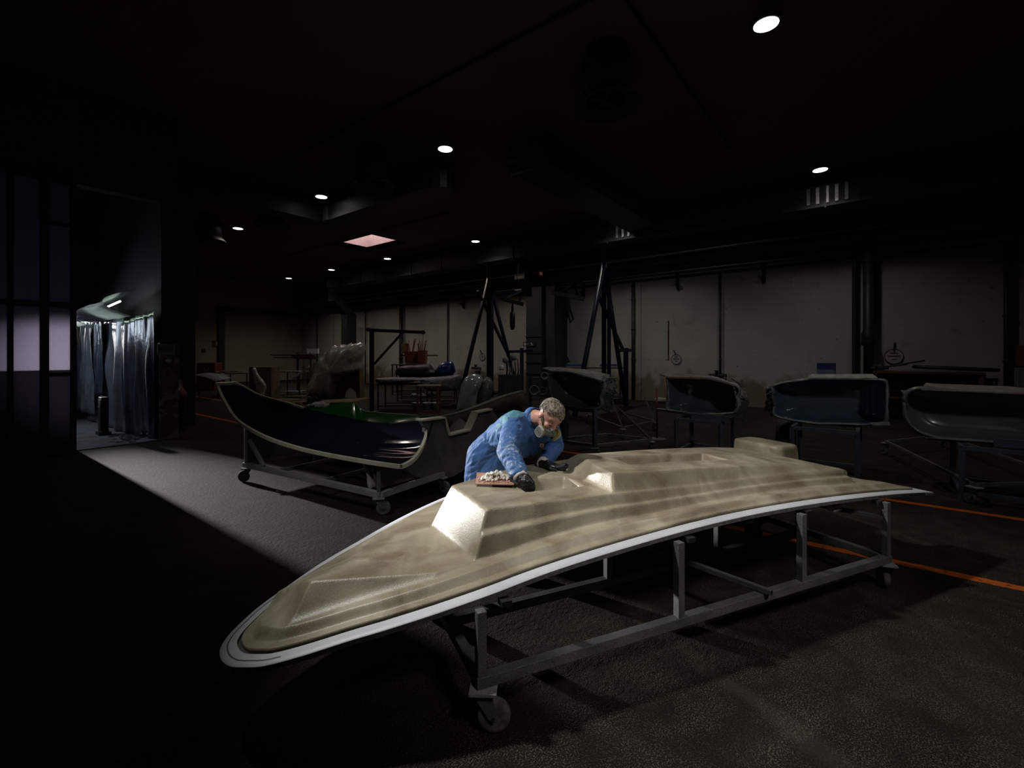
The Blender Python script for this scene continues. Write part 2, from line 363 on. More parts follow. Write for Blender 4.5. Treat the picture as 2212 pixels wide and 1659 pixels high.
# side bay behind the doorway
bayc = mat('plum bay wall', (.035, .020, .024), (.05, .03, .036), .7, scale=.9)
struct(MB().span((-2, 24, 0), (3.15, 24.2, CH)), 'wall_bay_end', bayc)
struct(MB().span((2.98, YD + .45, 0), (3.06, YE, 4.66)), 'wall_bay_right', bayc)
struct(MB().span((-2, 17.0, 2.75), (2.98, 17.15, 4.66)), 'wall_bay_header', bayc)
struct(MB().span((-2.2, YD + .3, 0), (-2, 24, CH)), 'wall_bay_left', bayc)
b = MB(); b.span((1.66, YD - .12, .0), (2.9, YD + .02, .012)); struct(b, 'trim_3', M['steel_dark'])
M['dustfloor'] = mat('pale dusty bay floor', (.20, .20, .21), (.34, .34, .36), .8, scale=3, detail=8)
struct(MB().span((-2, YD + .0, -.05), (2.98, 24, .006)), 'floor_bay', M['dustfloor'])
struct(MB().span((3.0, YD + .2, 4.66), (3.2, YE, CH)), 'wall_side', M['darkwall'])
# end wall door with dark frame
d2 = tag(bpy.data.objects.new('door_2', None), kind='structure'); COL.objects.link(d2); d2.location = (11.4, YE, 0)
a = WY(472, 668, YE - .12); c = WY(655, 683, YE - .12)
b = MB(); b.span((a.x, YE - .2, 0), (a.x + .32, YE - .04, 4.6)); b.span((a.x, YE - .2, 4.3), (XW - .1, YE - .04, 4.6)); b.build('door_frame', M['steel_dark'], d2)
MB().span((a.x + .32, YE - .08, 0), (XW - .1, YE - .02, 4.3)).build('door_panel', mat('beige roller door', (.30, .25, .19), (.34, .29, .22), .7, scale=1), d2)
# ---- the long wall: pilasters, rail girder, pipes, drops
b = MB()
for px in (1833, 1373, 665 + 52): 
    y = WX(px, 700, XW).y; b.span((XW - .06, y - .22, 0), (XW, y + .22, 4.5))
struct(b, 'trim_4', M['plaster'])
M['girder'] = mat('dark grey girder', (.020, .022, .026), (.032, .034, .038), .6, scale=3)
b = MB(); b.span((15.5, -6, 4.82), (15.95, YE - .3, 4.90)); b.span((15.66, -6, 4.90), (15.78, YE - .3, 5.30)); b.span((15.5, -6, 5.30), (15.95, YE - .3, 5.38))
struct(b, 'trim_5', M['girder'])
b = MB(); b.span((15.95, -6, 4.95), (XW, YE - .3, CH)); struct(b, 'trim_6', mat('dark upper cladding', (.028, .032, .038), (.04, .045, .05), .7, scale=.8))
def pipe(z, x, r, lab, y0=-6, y1=YE - .4, m='steel_dark'):
    o = MB().tube([(x, y0, z), (x, y1, z)], r, 12).build('pipe', M[m], None, True); tag(o, lab, 'pipe'); return o
pipe(4.60, 16.32, .045, 'thin shiny pipe along the long wall, lowest of the pipe run', m='alu')
pipe(4.74, 16.30, .055, 'dark pipe just above the thin shiny pipe on the long wall')
pipe(4.42, 16.35, .03, 'thin cable conduit tight against the plaster under the pipe run')
pipe(5.04, 15.4, .05, 'long pipe along the crane rail girder, uppermost of the pipe run', m='alu')
# brackets
for px in (1463, 1651, 1888, 2192, 1260, 1000):
    p = WX(px, 600, 16.4); b = MB(); b.span((16.15, p.y - .03, 4.15), (16.45, p.y + .03, 4.22)); b.span((16.4, p.y - .03, 3.95), (16.5, p.y + .03, 4.9)); b.beam((16.2, p.y, 4.2), (16.45, p.y, 3.97), .04)
    tag(b.build('pipe_bracket', M['steel_dark']), 'small black bracket fixed under the pipe run on the long wall', 'bracket', 'pipe brackets on the long wall')
# vertical drop pipes on the wall
drops = [(1556, .035, 'slim vertical pipe on the plaster right of the marked white square'), (2175, .06, 'vertical pipe at the right edge beside the red board'), (1368, .07, 'vertical pipe beside the right leg of the blue gantry'),
         (967, .035, 'slim vertical pipe behind the blue drum'), (866, .10, 'thick vertical pipe behind the blue jib arm'), (789, .035, 'slim vertical pipe left of the blue jib crane'), (1194, .035, 'slim vertical pipe right of the green column'), (684, .04, 'slim vertical pipe nearest the far corner of the hall')]
for px, r, lab in drops:
    p = WX(px, 700, XW - .04 - r * 1.35); b = MB().tube([(p.x, p.y, .9 if px in (1556, 967) else 0), (p.x, p.y, 4.36)], r, 10)
    for z in (1.5, 2.6, 3.7): b.lathe((p.x, p.y, z), [(r * 1.3, 0), (r * 1.3, .04)], 10)
    tag(b.build('drop_pipe', M['steel_dark'], None, True), lab, 'pipe')
# twin column at the right
p = WX(1868, 700, XW - .3); b = MB(); b.span((XW - .42, p.y - .15, 0), (XW - .02, p.y + .0, 4.9)); b.beam((XW - .3, p.y + .22, 0), (XW - .3, p.y + .22, 4.9), .1)
cl = tag(b.build('steel_column', M['girder']), 'dark steel column with its round downpipe right of the pale pilaster', 'column')
p2 = V(XW - .5, p.y - .08, 0); b = MB().lathe(p2, [(.11, 0), (.11, 1.9), (.16, 1.95), (.16, 2.25), (.12, 2.35), (.12, 4.9)], 16)
c_ = b.build('downpipe', M['galv'], None, True); c_.parent = cl
# big green column in the middle with its exit sign
gp = WX(1156, 700, 15.4)
M['greencol'] = mat('grey green painted duct column', (.022, .026, .022), (.03, .034, .03), .55, scale=2)
gc = thing('duct_column', 'broad grey green column with small running man sign behind the blue gantry', 'column', (15.75, gp.y, 0))
b = MB(); b.span((15.3, gp.y - .38, 0), (16.1, gp.y + .38, 4.8)); b.build('shaft', M['greencol'], gc)
b = MB()
for z in (.9, 1.35, 1.75, 2.4): b.span((15.27, gp.y - .41, z), (16.12, gp.y + .41, z + .04))
b.build('joint_ring', M['steel_dark'], gc)
b = MB().span((15.45, gp.y - .9, 0), (16.4, gp.y - .38, 4.4)); b.build('side_column', M['girder'], gc)
# grey box on the column top and red hoist
b = MB().span((15.0, gp.y + .25, 4.3), (15.3, gp.y + .75, 5.2)); tag(b.build('switch_box', mat('pale grey cabinet', (.12, .115, .105), (.15, .145, .13), .6)), 'pale grey electrical cabinet at the top of the green column', 'cabinet')
# exit sign
es = WX(1143, 743, 15.28); ex = thing('exit_sign', 'small green exit sign with running figure on the green column', 'sign', es)
MB().span(es - V(.01, .30, .09), es + V(.004, .30, .09)).build('sign_plate', mat('exit green', (.01, .03, .018)), ex)
M['signwhite'] = mat('sign white', (.45, .5, .48))
b = MB(); x = es.x - .014; b.span((x, es.y + .16, es.z - .06), (x + .006, es.y + .25, es.z + .06))
b.span((x, es.y + .02, es.z - .008), (x + .006, es.y + .13, es.z + .008)); b.add([(x, es.y + .13, es.z - .03), (x, es.y + .13, es.z + .03), (x, es.y + .17, es.z)], [(0, 1, 2)])
b.build('door_symbol', M['signwhite'], ex); b = MB(); b.sph((x, es.y - .1, es.z + .055), .014, 8, 6)
for q in (((-.10, .04), (-.14, -.01)), ((-.14, -.01), (-.11, -.06)), ((-.14, -.01), (-.20, -.05)), ((-.11, .03), (-.07, .01)), ((-.11, .03), (-.17, .02))): b.beam((x, es.y + q[0][0], es.z + q[0][1]), (x, es.y + q[1][0], es.z + q[1][1]), .018)
b.build('pictogram', M['signwhite'], ex)
# ---- ducts
def rduct(a, c, name, lab, par=None):
    return tag(MB().span(a, c).build(name, M['galv'], par), lab, 'duct')
wd = thing('wall_duct', 'long rectangular duct high along the long wall under the ceiling', 'duct', (14.5, 8, 5.4))
MB().span((14.1, -6, 5.42), (14.9, 24.3, 5.98)).build('duct_run', M['galv'], wd)
b = MB()
for y in range(-5, 24, 2): MB().span((14.06, y, 5.38), (14.94, y + .04, 6.02)).build('seam_flange', M['steel_dark'], wd)
for y in (1.0, 6.3):  # pale bars stand in for lamp reflections on the duct side
    b = MB()
    for k in range(5): b.span((14.07, y - .45 + k * .2, 5.5), (14.095, y - .38 + k * .2, 5.92))
    b.build('grille', M['alu'], wd)
# drop of the wall duct into the corner
b = MB(); y = 24.0; b.span((14.2, y - .3, 4.7), (14.8, y + .3, 5.45)); b.prism([(14.2, y - .3, 4.7), (14.8, y - .3, 4.7), (15.6, y - .3, 4.0), (15.0, y - .3, 4.0)], (0, .6, 0)); b.span((15.0, y - .3, 0.4), (15.6, y + .3, 4.02))
b.build('duct_drop', M['galv'], wd)
# big ceiling duct left: riser, run, bend towards the viewer with rounded end
cd = thing('ceiling_duct', 'large bent duct under the ceiling left of the middle, ending in a rounded mouth', 'duct', (3.95, 13, 0))
MB().span((3.75, 12.95, 2.9), (4.12, 13.4, 5.7)).build('riser', M['galv'], cd)
b = MB(); b.span((3.6, 12.85, 5.6), (8.1, 13.5, 6.2)); b.build('duct_run', M['galv'], cd)
b = MB(); pts = [(7.3, 12.9), (7.3, 8.6)]
arc = [(7.3 + .42 + .42 * math.cos(t), 8.6 - .75 * math.sin(t)) for t in [math.pi - i * math.pi / 10 for i in range(11)]]
poly = [(7.3, 12.9)] + [(x, y) for x, y in arc] + [(8.14, 12.9)]
b.prism([V(x, y, 5.58) for x, y in poly], (0, 0, .62)); b.build('mouth', M['galv'], cd)
b = MB(); 
for k in range(5): b.span((7.30 + .0, 12.75 - k * .05, 5.6), (7.27, 12.73 - k * .05, 6.18))
b.build('seam_rib', M['alu'], cd)
# right ceiling duct with blunt end
rd = thing('branch_duct', 'wide branch duct with blunt open end running to the long wall duct', 'duct', (8, 5.75, 5.6))
b = MB(); b.span((8.0, 5.3, 5.6), (14.05, 6.25, 6.15)); b.build('duct_run', M['galv'], rd)
b = MB(); b.prism([V(8.0, 5.3, 5.6), V(8.0, 6.25, 5.6), V(7.75, 6.2, 5.72), V(7.75, 5.35, 5.72)], (0, 0, .34)); b.span((7.98, 5.27, 5.57), (8.04, 6.28, 6.18)); b.build('end_collar', M['galv'], rd)
# elbow duct lower left next to the pier
b = MB(); b.span((3.72, 12.9, 2.5), (4.14, 13.5, 2.92)); b.span((3.70, 12.8, 0), (4.06, 13.6, 2.5)); tag(b.build('filter_cabinet', M['black']), 'tall black cabinet under the riser duct behind the chipped pier', 'cabinet')
# ---- ceiling fans
def fan(x, y, lab, z=5.5):
    f = thing('ceiling_fan', lab, 'fan', (x, y, z), 'round drum fans under the ceiling')
    MB().lathe((x, y, z + .12), [(.38, 0), (.38, .55), (.30, .62), (.30, CH - z - .12)], 28).build('drum', M['black'], f, True)
    MB().lathe((x, y, z), [(.30, .1), (.47, 0), (.50, .0), (.50, .05), (.40, .16), (.30, .16), (.30, .1)], 32).build('outlet_ring', M['black'], f, True)
    b = MB()
    for k in range(5):
        t = k * 2 * math.pi / 5; R = Matrix.Rotation(t, 4, 'Z') @ Matrix.Rotation(.5, 4, 'X'); b.box(V(x, y, z + .1) + Matrix.Rotation(t, 4, 'Z') @ V(.17, 0, 0), (.24, .09, .006), M4=R)
    b.lathe((x, y, z + .03), [(.0, 0), (.07, .02), (.07, .12), (0, .13)], 14); b.build('rotor', M['steel_dark'], f)
fan(6.57, 3.3, 'black drum fan under the ceiling, nearest and largest'); fan(6.4, 9.1, 'black drum fan seen just above the rounded duct mouth')
fan(6.5, 14.2, 'black drum fan seen under the long ceiling duct'); fan(6.05, 17.8, 'black drum fan farthest to the left by the riser duct')
# ---- high bay lamps
M['lens'] = mat('lamp lens', (1, 1, 1), emit=(1, .95, .86), estr=6)
def lamp(x, y, lab, z=6.02, power=60, col=(1, .9, .74)):
    f = thing('high_bay_lamp', lab, 'lamp', (x, y, z), 'round high bay lamps under the ceiling')
    MB().lathe((x, y, z), [(.165, 0), (.19, .0), (.2, .02), (.19, .05), (.10, .07), (.09, .13), (0, .13)], 28).build('housing', M['black'], f, True)
    MB().lathe((x, y, z - .004), [(0, 0), (.15, 0), (.15, .008), (0, .008)], 28).build('lens', M['lens'], f, True)
    MB().tube([(x, y, z + .12), (x + .03, y, z + .2), (x, y, z + .26), (x, y, CH)], .008, 6).build('hanger', M['steel_dark'], f)
    l = bpy.data.lights.new('lamp', 'SPOT'); l.energy = power; l.spot_size = 2.5; l.spot_blend = .8; l.shadow_soft_size = .15; l.color = col
    o = bpy.data.objects.new('lamp_light', l); COL.objects.link(o); o.location = (x, y, z - .03)
    return f
row1 = [(6.9, 1.15, 'brightest round lamp hanging nearest at the top right'), (6.87, 7.19, 'round lamp above the middle of the hall between the two ducts'), (6.83, 12.04, 'round lamp beside the bend of the large ceiling duct'), (6.76, 17.3, 'round lamp at the far left under the ceiling')]
row2 = [(13.1, 1.05, 'round lamp close to the long wall at the right'), (13.15, 12.1, 'round lamp above the left leg of the blue gantry'), (13.05, 17.4, 'round lamp just past the pink skylight'), (12.97, 21.9, 'second farthest small lamp of the long wall row'), (12.9, 26.2, 'farthest and smallest lamp of the long wall row')]
row2.append((13.1, 6.7, 'round lamp hidden behind the branch duct near the long wall'))
for x, y, lab in row1: lamp(x, y, lab, power=LP1 * (2.4 if y < 3 else 1))
for x, y, lab in row2: lamp(x, y, lab, power=LP2 * (.62 if y < 3 else 1), col=(1, .95, .87) if y < 8 else (1, .89, .76))
# conduits on the ceiling
for a, c, lab in (((5.44, -2, 6.33), (5.44, 20, 6.33), 'thin cable conduit running the length of the ceiling left of the lamps'), ((0, 2.6, 6.33), (11.2, 2.6, 6.33), 'thin cable conduit crossing the ceiling by the nearest fan'), ((10.65, 11, 6.33), (10.65, 30, 6.33), 'thin cable conduit on the ceiling running past the pink skylight')):
    tag(MB().tube([a, c], .022, 8).build('ceiling_conduit', M['black'], None, True), lab, 'conduit')
for px, py in ((1575, 320), (962, 462), (1880, 320), (961, 521)):
    p = WZ(px, py, 6.36); tag(MB().lathe(p, [(.06, 0), (.075, .04)], 14).build('junction_box', M['black'], None, True), 'small round black junction box on the ceiling', 'junction box', 'ceiling junction boxes')
# ================================================================ THE DECK MOULD
O0 = V(1.586, 1.345, 0); U = V(.886, -.464, 0); VV = V(.464, .886, 0)
def uvz(u, v, z): return O0 + U * u + VV * v + V(0, 0, z)
def zr(u): return .695 - (.041 if u < 1.75 else .030) * (u - 1.75) ** 2
near = [(3.72, .05), (3.4, .04), (2.6, .025), (1.7, .03), (.9, .03), (.3, .04), (0, .035), (-.25, .05), (-.46, .08), (-.6, .11), (-.78, .145), (-.92, .19), (-1.0, .245), (-1.053, .295), (-1.09, .36), (-1.11, .43)]
far = [(-1.113, .49), (-1.093, .564), (-1.041, .652), (-.976, .734), (-.865, .83), (-.7, .967), (-.5, 1.09), (-.16, 1.29), (.18, 1.44), (.6, 1.56), (1.1, 1.66), (1.6, 1.68), (2.2, 1.66), (2.8, 1.62), (3.4, 1.55)]
def dens(P, n):
    """Catmull-Rom resampling"""
    out = []
    for i in range(len(P) - 1):
        p0 = P[max(i - 1, 0)]; p1 = P[i]; p2 = P[i + 1]; p3 = P[min(i + 2, len(P) - 1)]
        for k in range(n):
            t = k / n
            out.append(tuple(.5 * ((2 * b) + (-a + c) * t + (2 * a - 5 * b + 4 * c - d) * t * t + (-a + 3 * b - 3 * c + d) * t ** 3) for a, b, c, d in zip(p0, p1, p2, p3)))
    return out + [P[-1]]
OUT = dens(near + far, 8)
def offs(P, d):
    R = []
    for i, p in enumerate(P):
        a = P[max(i - 1, 0)]; b = P[min(i + 1, len(P) - 1)]; tx, ty = b[0] - a[0], b[1] - a[1]; l = math.hypot(tx, ty) or 1
        R.append((p[0] + ty / l * d, p[1] - tx / l * d))
    return R
# outline runs from the stern tip along the near side (towards -u): inside lies to its right
dm = thing('deck_mould', 'large glossy beige fibreglass boat deck mould with white rim, in the foreground', 'boat mould', uvz(1.3, .7, .5))
def ring(d, dz): return [uvz(u, v, zr(u) + dz) for u, v in offs(OUT, d)]
FD = .066
M['rim'] = mat('white melamine rim board', (.56, .58, .64), (.66, .68, .73), .45, scale=3, speck=(.30, .29, .26), speck_scale=30, speck_amt=.08)
M['rimstrip'] = mat('grey green tape strip', (.10, .11, .085), (.17, .175, .14), .4, scale=12)
M['edge'] = mat('rough board edge', (.10, .10, .10), (.16, .16, .15), .8, scale=30, bump=.5)
b = MB(); b.grid([ring(0, -.004), ring(.003, 0), ring(.04, .001), ring(FD, .0)]); b.build('rim_board', M['rim'], dm, True)
b = MB(); b.grid([ring(FD, .0), ring(FD, -.012), ring(FD + .017, -.012), ring(FD + .018, -.004)]); b.build('edge_strip', M['rimstrip'], dm)
b = MB(); b.grid([ring(.0, -.004), ring(.0, -.026), ring(.03, -.032), ring(.2, -.032)]); b.build('board_edge', M['edge'], dm)
b = MB(); b.prism([uvz(u, v, zr(u) - .022) for u, v in ((3.25, .06), (3.5, .045), (3.745, .048), (3.735, .2), (3.69, .36), (3.60, .41), (3.46, .43), (3.3, .3))], (0, 0, .020)); b.build('stern_board', M['rim'], dm)
# bow: second pale ring with dark groove
k0 = next(i for i, p in enumerate(OUT) if p[0] < -.86 and p[1] < .4); k1 = next(i for i, p in enumerate(OUT) if p[0] > -.80 and p[1] > .6)
sub = lambda L: L[k0:k1]
b = MB(); b.grid([sub(ring(.026, .0015)), sub(ring(.029, .0025)), sub(ring(.032, .0015))]); b.build('bow_groove', M['edge'], dm)
INN = offs(OUT, FD + .018)
ib = min(range(len(INN)), key=lambda i: INN[i][0]); tip = INN[ib]
def side(P):
    P = sorted(P); us = [p[0] for p in P]; vs = [p[1] for p in P]
    return lambda u: float(np.interp(u, us, vs))
vn = side(INN[:ib + 1]); vf = side(INN[ib:])
ON = np.array(OUT)
def dist_out(u, v):
    A = ON[:-1]; B = ON[1:]; D = B - A; P = np.array([u, v]); t = np.clip(((P - A) * D).sum(1) / ((D * D).sum(1) + 1e-12), 0, 1)
    return float(np.sqrt((((A + D * t[:, None]) - P) ** 2).sum(1).min()))
def smin(a, b_, k): h = max(k - abs(a - b_), 0) / k; return min(a, b_) - h * h * k / 4
def smax(a, b_, k): return -smin(-a, -b_, k)
def plane3(A, B, Cc):
    A, B, Cc = V(*A), V(*B), V(*Cc); n = (B - A).cross(Cc - A)
    return lambda u, v: A.z - (n.x * (u - A.x) + n.y * (v - A.y)) / n.z
pA = (-.747, .445, .592); pT = (-.835, .345, .463); pC = (-.20, .275, .600)
pl_near = plane3(pA, pT, pC); pl_top = plane3(pA, pC, (-.12, .81, .607)); pl_left = plane3(pA, pT, (-.89, .60, .450)); pl_far = plane3(pA, (-.12, .81, .607), (-.55, .95, .515))
UG = [.1, .5, .9, 1.2, 1.6, 2.0, 2.5, 3.05]; ZG = [.846, .838, .828, .815, .799, .796, .780, .756]     # gunwale of the cabin
UT = [.9, 1.2, 1.6, 2.03, 2.52, 2.9, 3.05]; ZT = [.935, .912, .894, .867, .829, .79, .765]                    # raised roof
def wall(s, h):
    """cabin side profile: s = distance inward from the foot line, h = full height -> height"""
    return pl([0, .030, .054, .085, .11], [0, h * .50, h * .56, h * .99, h], s) if s < .11 else h + (s - .11) * .02
def roofbox(s):   # generic inward slope
    return s
def deck_z(u, v):
    z0 = zr(u) + .010; d = dist_out(u, v)
    fore = 1 - sstep(.6, 1.3, u)
    band = sstep(.118, .162, d) * .036
    bump_ = .026 * math.exp(-((d - .145) / .032) ** 2) + .006 * sstep(.2, .24, d)
    z = z0 + band * fore + bump_ * (1 - fore) * (1 - sstep(3.40, 3.50, u))
    # bow bowl
    # foredeck wedge
    if u < .15:
        zt = min(pl_top(u, v), .62)
        cf = -.503 * (u + .747) + .864 * (v - .445); zf = lerp(.602, zr(u) + .012, cf / .37) if cf > 0 else 9
        wz = smin(smin(zt, min(pl_near(u, v), .60 + (v - .27) * 1.4), .008), smin(pl_left(u, v), zf, .015), .01)
        z = smax(z, wz, .03)
        # small dome at the bow
        z += .010 * math.exp(-(((u + .90) / .06) ** 2 + ((v - .43) / .07) ** 2))
    # cabin: signed inward distances
    s_near = v - .275
    fx = -.045 + (.065) * 0; s_front = (u - (.0 - .07 * (v - .28) / .57))
    far_edge = pl([-.1, .05, .25, .65, 1.2, 2.0, 3.3], [.86, .93, 1.04, 1.25, 1.38, 1.42, 1.40], u)
    s_far = far_edge - v
    aft_u = 3.15 - .36 * max(0, v - .3)
    s_aft = aft_u - u
    if s_near > -.02 and s_front > -.02 and s_far > -.05 and s_aft > -.03:
        zg = pl(UG, ZG, u); base = zr(u) + .030 * fore + .005
        h = zg - base
        w1 = base + wall(s_near, h) if s_near > 0 else base + s_near * 3
        w2 = base + s_front * (h / .115)
        w3 = base + s_far * (h / .10)
        w4 = base + s_aft * (h / .035)
        top = zg + .010 * sstep(.36, .6, v)
        c = smin(smin(w1, w2, .014), smin(w3, w4, .012), .014); c = smin(c, top, .013)
        # raised roof block
        s2n = v - .372; s2f = u - (.905 + .02 * math.sin(v * 6)); fw = lerp(.035, .15, sstep(.5, .95, v)); far2 = pl([.9, 2.6, 3.2], [1.08, 1.24, 1.25], u) - v; s2a = 3.135 - .36 * max(0, v - .3) - u
        if s2n > -.03 and s2f > -.08:
            zt = pl(UT, ZT, u) + .010 * sstep(.4, .7, v)
            hh = zt - zg
            q = smin(smin(zg + s2n * hh / .05, zg + s2f * hh / fw, .02), smin(zg + far2 * hh / .12, zg + s2a * .8, .02), .02)
            q = smin(q, zt, .015); c = smax(c, q, .02)
        # cockpit recess
        inside = min((u - .42) / .05, (.835 - u) / .04, (v - .545) / .03, (.80 - v) / .05)
        # softened corner by the worker's hand
        inside = min(inside, ((u - .40) + (v - .545) * 1.2) / .06)
        c -= .085 * sstep(0, 1, inside)
        # hatch recess in the roof
        ins = min((u - 1.23) / .02, (2.14 - u) / .04, (v - .595) / .015, (.85 - v) / .045)
        c -= .085 * sstep(0, 1, ins)
        # fine lap lines in the laminate
        z = smax(z, c, .012)
    return z
NT, NS = 500, 230
rows = []
ts = [(i / NT) for i in range(NT + 1)]
SE_ = [0, .16, .22, .30, 1]; UE_ = [3.63, 3.60, 3.46, 3.38, 3.36]
_c = {}
for t in ts:
    row = []
    for j in range(NS + 1):
        s = j / NS; s = s * (.55 + .45 * s); ue = pl(SE_, UE_, s); tt = t ** 1.25 if t < .2 else t; tt = t
        u = tip[0] + (ue - tip[0]) * (tt * tt * (1 - tt) * .6 + tt * (1 - tt * (1 - tt) * .6) if False else (t + .9 * (t * t - t) * math.exp(-6 * t)))
        v = lerp(vn(u), vf(u), s)
        row.append(uvz(u, v, deck_z(u, v)))
        if j in (0, NS): e_ = uvz(u, v, zr(u) - .014); row.insert(0, e_) if j == 0 else row.append(e_)
    rows.append(row)
def frp_mat():
    m = bpy.data.materials.new('wet fibreglass laminate'); m.use_nodes = True; nt = m.node_tree; L = nt.links; b = nt.nodes['Principled BSDF']
    tc = _n(nt, 'ShaderNodeTexCoord')
    def nz(sc, det=4, dist=0, vec=None): n = _n(nt, 'ShaderNodeTexNoise', Scale=sc, Detail=det, Distortion=dist); L.new(vec or tc.outputs['Object'], n.inputs['Vector']); return n.outputs['Fac']
    r = _n(nt, 'ShaderNodeValToRGB'); e = r.color_ramp.elements; e[0].position = .33; e[0].color = (.17, .135, .08, 1); e[1].position = .66; e[1].color = (.44, .40, .29, 1)
    L.new(nz(3.2, 5, .8), r.inputs['Fac'])
    r2 = _n(nt, 'ShaderNodeValToRGB'); e = r2.color_ramp.elements; e[0].position = .50; e[0].color = (0, 0, 0, 1); e[1].position = .62; e[1].color = (1, 1, 1, 1); L.new(nz(5.5, 3, .4), r2.inputs['Fac'])
    mx = _n(nt, 'ShaderNodeMixRGB'); ml = _n(nt, 'ShaderNodeMath', operation='MULTIPLY'); ml.inputs[1].default_value = .55; L.new(r2.outputs['Color'], ml.inputs[0]); L.new(ml.outputs[0], mx.inputs['Fac']); L.new(r.outputs['Color'], mx.inputs['Color1']); mx.inputs['Color2'].default_value = (.21, .17, .10, 1)
    # glass strands: streaks stretched on two axes
    mp = _n(nt, 'ShaderNodeMapping'); mp.inputs['Scale'].default_value = (1, .45, .45); mp.inputs['Rotation'].default_value = (.4, .6, .9); L.new(tc.outputs['Object'], mp.inputs['Vector'])
    st = nz(300, 2, 0, mp.outputs['Vector']); rs = _n(nt, 'ShaderNodeValToRGB'); e = rs.color_ramp.elements; e[0].position = .52; e[1].position = .70; L.new(st, rs.inputs['Fac'])
    m3 = _n(nt, 'ShaderNodeMixRGB'); k = _n(nt, 'ShaderNodeMath', operation='MULTIPLY'); k.inputs[1].default_value = .22; L.new(rs.outputs['Color'], k.inputs[0]); L.new(k.outputs[0], m3.inputs['Fac']); L.new(mx.outputs['Color'], m3.inputs['Color1']); m3.inputs['Color2'].default_value = (.62, .60, .50, 1)
    L.new(m3.outputs['Color'], b.inputs['Base Color']); b.inputs['Roughness'].default_value = .5; b.inputs['Coat Weight'].default_value = .45; b.inputs['Coat Roughness'].default_value = .3
    b.inputs['Subsurface Weight'].default_value = 0
    ad = _n(nt, 'ShaderNodeMath', operation='MULTIPLY_ADD'); L.new(nz(110, 3), ad.inputs[0]); ad.inputs[1].default_value = .8; L.new(st, ad.inputs[2])
    bp = _n(nt, 'ShaderNodeBump', Strength=.30, Distance=.0022); L.new(ad.outputs[0], bp.inputs['Height']); L.new(bp.outputs['Normal'], b.inputs['Normal'])
    bc = _n(nt, 'ShaderNodeBump', Strength=.75, Distance=.0022); L.new(nz(260, 2, 0, mp.outputs['Vector']), bc.inputs['Height']); L.new(bc.outputs['Normal'], b.inputs['Coat Normal'])
    return m
M['frp'] = frp_mat()
b = MB(); b.grid(rows); lam = b.build('laminate', M['frp'], dm, True)
md = lam.modifiers.new('s', 'SOLIDIFY'); md.thickness = .008; md.offset = -1
if sum(p.normal.z for p in lam.data.polygons[:50]) < 0: lam.data.flip_normals()
# stern box on the far side
b = MB()
def rbox(cu, cv, z0, z1, hu, hv, tp):
    R = []
    for k, (f, z) in enumerate(((1, z0), (.97, lerp(z0, z1, .5)), (.945, lerp(z0, z1, .88)), (.92, lerp(z0, z1, .97)), (.875, z1), (.6, z1 + .003), (0, z1 + .004))):
        row = []
        for i in range(49):
            t = 2 * math.pi * i / 48; c, s_ = math.cos(t), math.sin(t); n = 6
            rr = (abs(c) ** n + abs(s_) ** n) ** (-1 / n); row.append(uvz(cu + hu * f * rr * c, cv + hv * f * rr * s_, z))
        R.append(row)
    return R
b.grid(rbox(3.16, 1.07, .58, .845, .15, .27, .8)); bx = b.build('stern_box', M['frp'], dm, True)
# hatch in the far deck under the worker: white sheet patch
# ================================================================ ITS TROLLEY
tr = thing('mould_trolley', 'long grey speckled steel trolley on castors carrying the beige deck mould', 'trolley', uvz(1.5, .45, 0))
def caster(par, p, top, R=.073, ang=.6, wm='rubber', swivel=(.05, .02)):
    """swivel castor under point p (x,y), its plate at height top"""
    x, y = p[0], p[1]; c = thing('caster', None, None, (x, y, 0)); c.parent = par; c.location = mw(par).inverted() @ V(x, y, 0)
    D = Matrix.Rotation(ang, 4, 'Z'); ax = D @ V(0, 1, 0); fw = D @ V(1, 0, 0); wc = V(x, y, R) + fw * .045
    b = MB(); b.box((x, y, top - .006), (.12, .10, .012), rz=ang); 
    for i in (-1, 1):
        for j in (-1, 1): b.lathe(V(x, y, top - .018) + D @ V(i * .045, j * .035, 0), [(.008, 0), (.008, .006)], 6)
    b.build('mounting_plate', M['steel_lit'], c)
    b = MB(); b.lathe((x, y, top - .035), [(.03, 0), (.04, .01), (.04, .025)], 16); 
    for s in (-1, 1):
        o = ax * (s * .028); t = ax * (s * .003)
        b.prism([V(x, y, top - .03) + o - fw * .035, V(x, y, top - .03) + o + fw * .04, wc + o + fw * .022 + V(0, 0, .0), wc + o - V(0, 0, .02), wc + o - fw * .022], t)
    b.beam(V(x, y, top - .032) - ax * .03, V(x, y, top - .032) + ax * .03, .07, .006); b.build('fork', M['steel'], c)
    b = MB(); b.lathe(wc - ax * .02, [(R * .72, 0), (R * .93, .0), (R, .008), (R, .032), (R * .93, .04), (R * .72, .04)], 36, ax); b.build('tyre', M[wm], c, True)
    b = MB(); b.lathe(wc - ax * .017, [(R * .62, 0), (R * .74, 0), (R * .74, .034), (R * .62, .034), (R * .62, 0)], 30, ax)
    b.lathe(wc - ax * .022, [(.0, 0), (.017, 0), (.017, .044), (0, .044)], 14, ax)
    for k in range(5):
        t = k * 2 * math.pi / 5; d = fw * math.cos(t) + V(0, 0, math.sin(t)); b.beam(wc + d * .012, wc + d * R * .66, .02, .012, up=ax)
    b.build('wheel_hub', M['alu'], c); b = MB().lathe(wc - ax * .036, [(.0, 0), (.009, 0), (.009, .072), (0, .072)], 8, ax); b.build('axle_bolt', M['steel_dark'], c)
    return c
TB = .192; T2 = .05
def rail(p, q, m='steel', w=.05, name='rail', par=tr): return MB().beam(p, q, w).build(name, M[m], par, bevel=.003)
zb = TB + .025
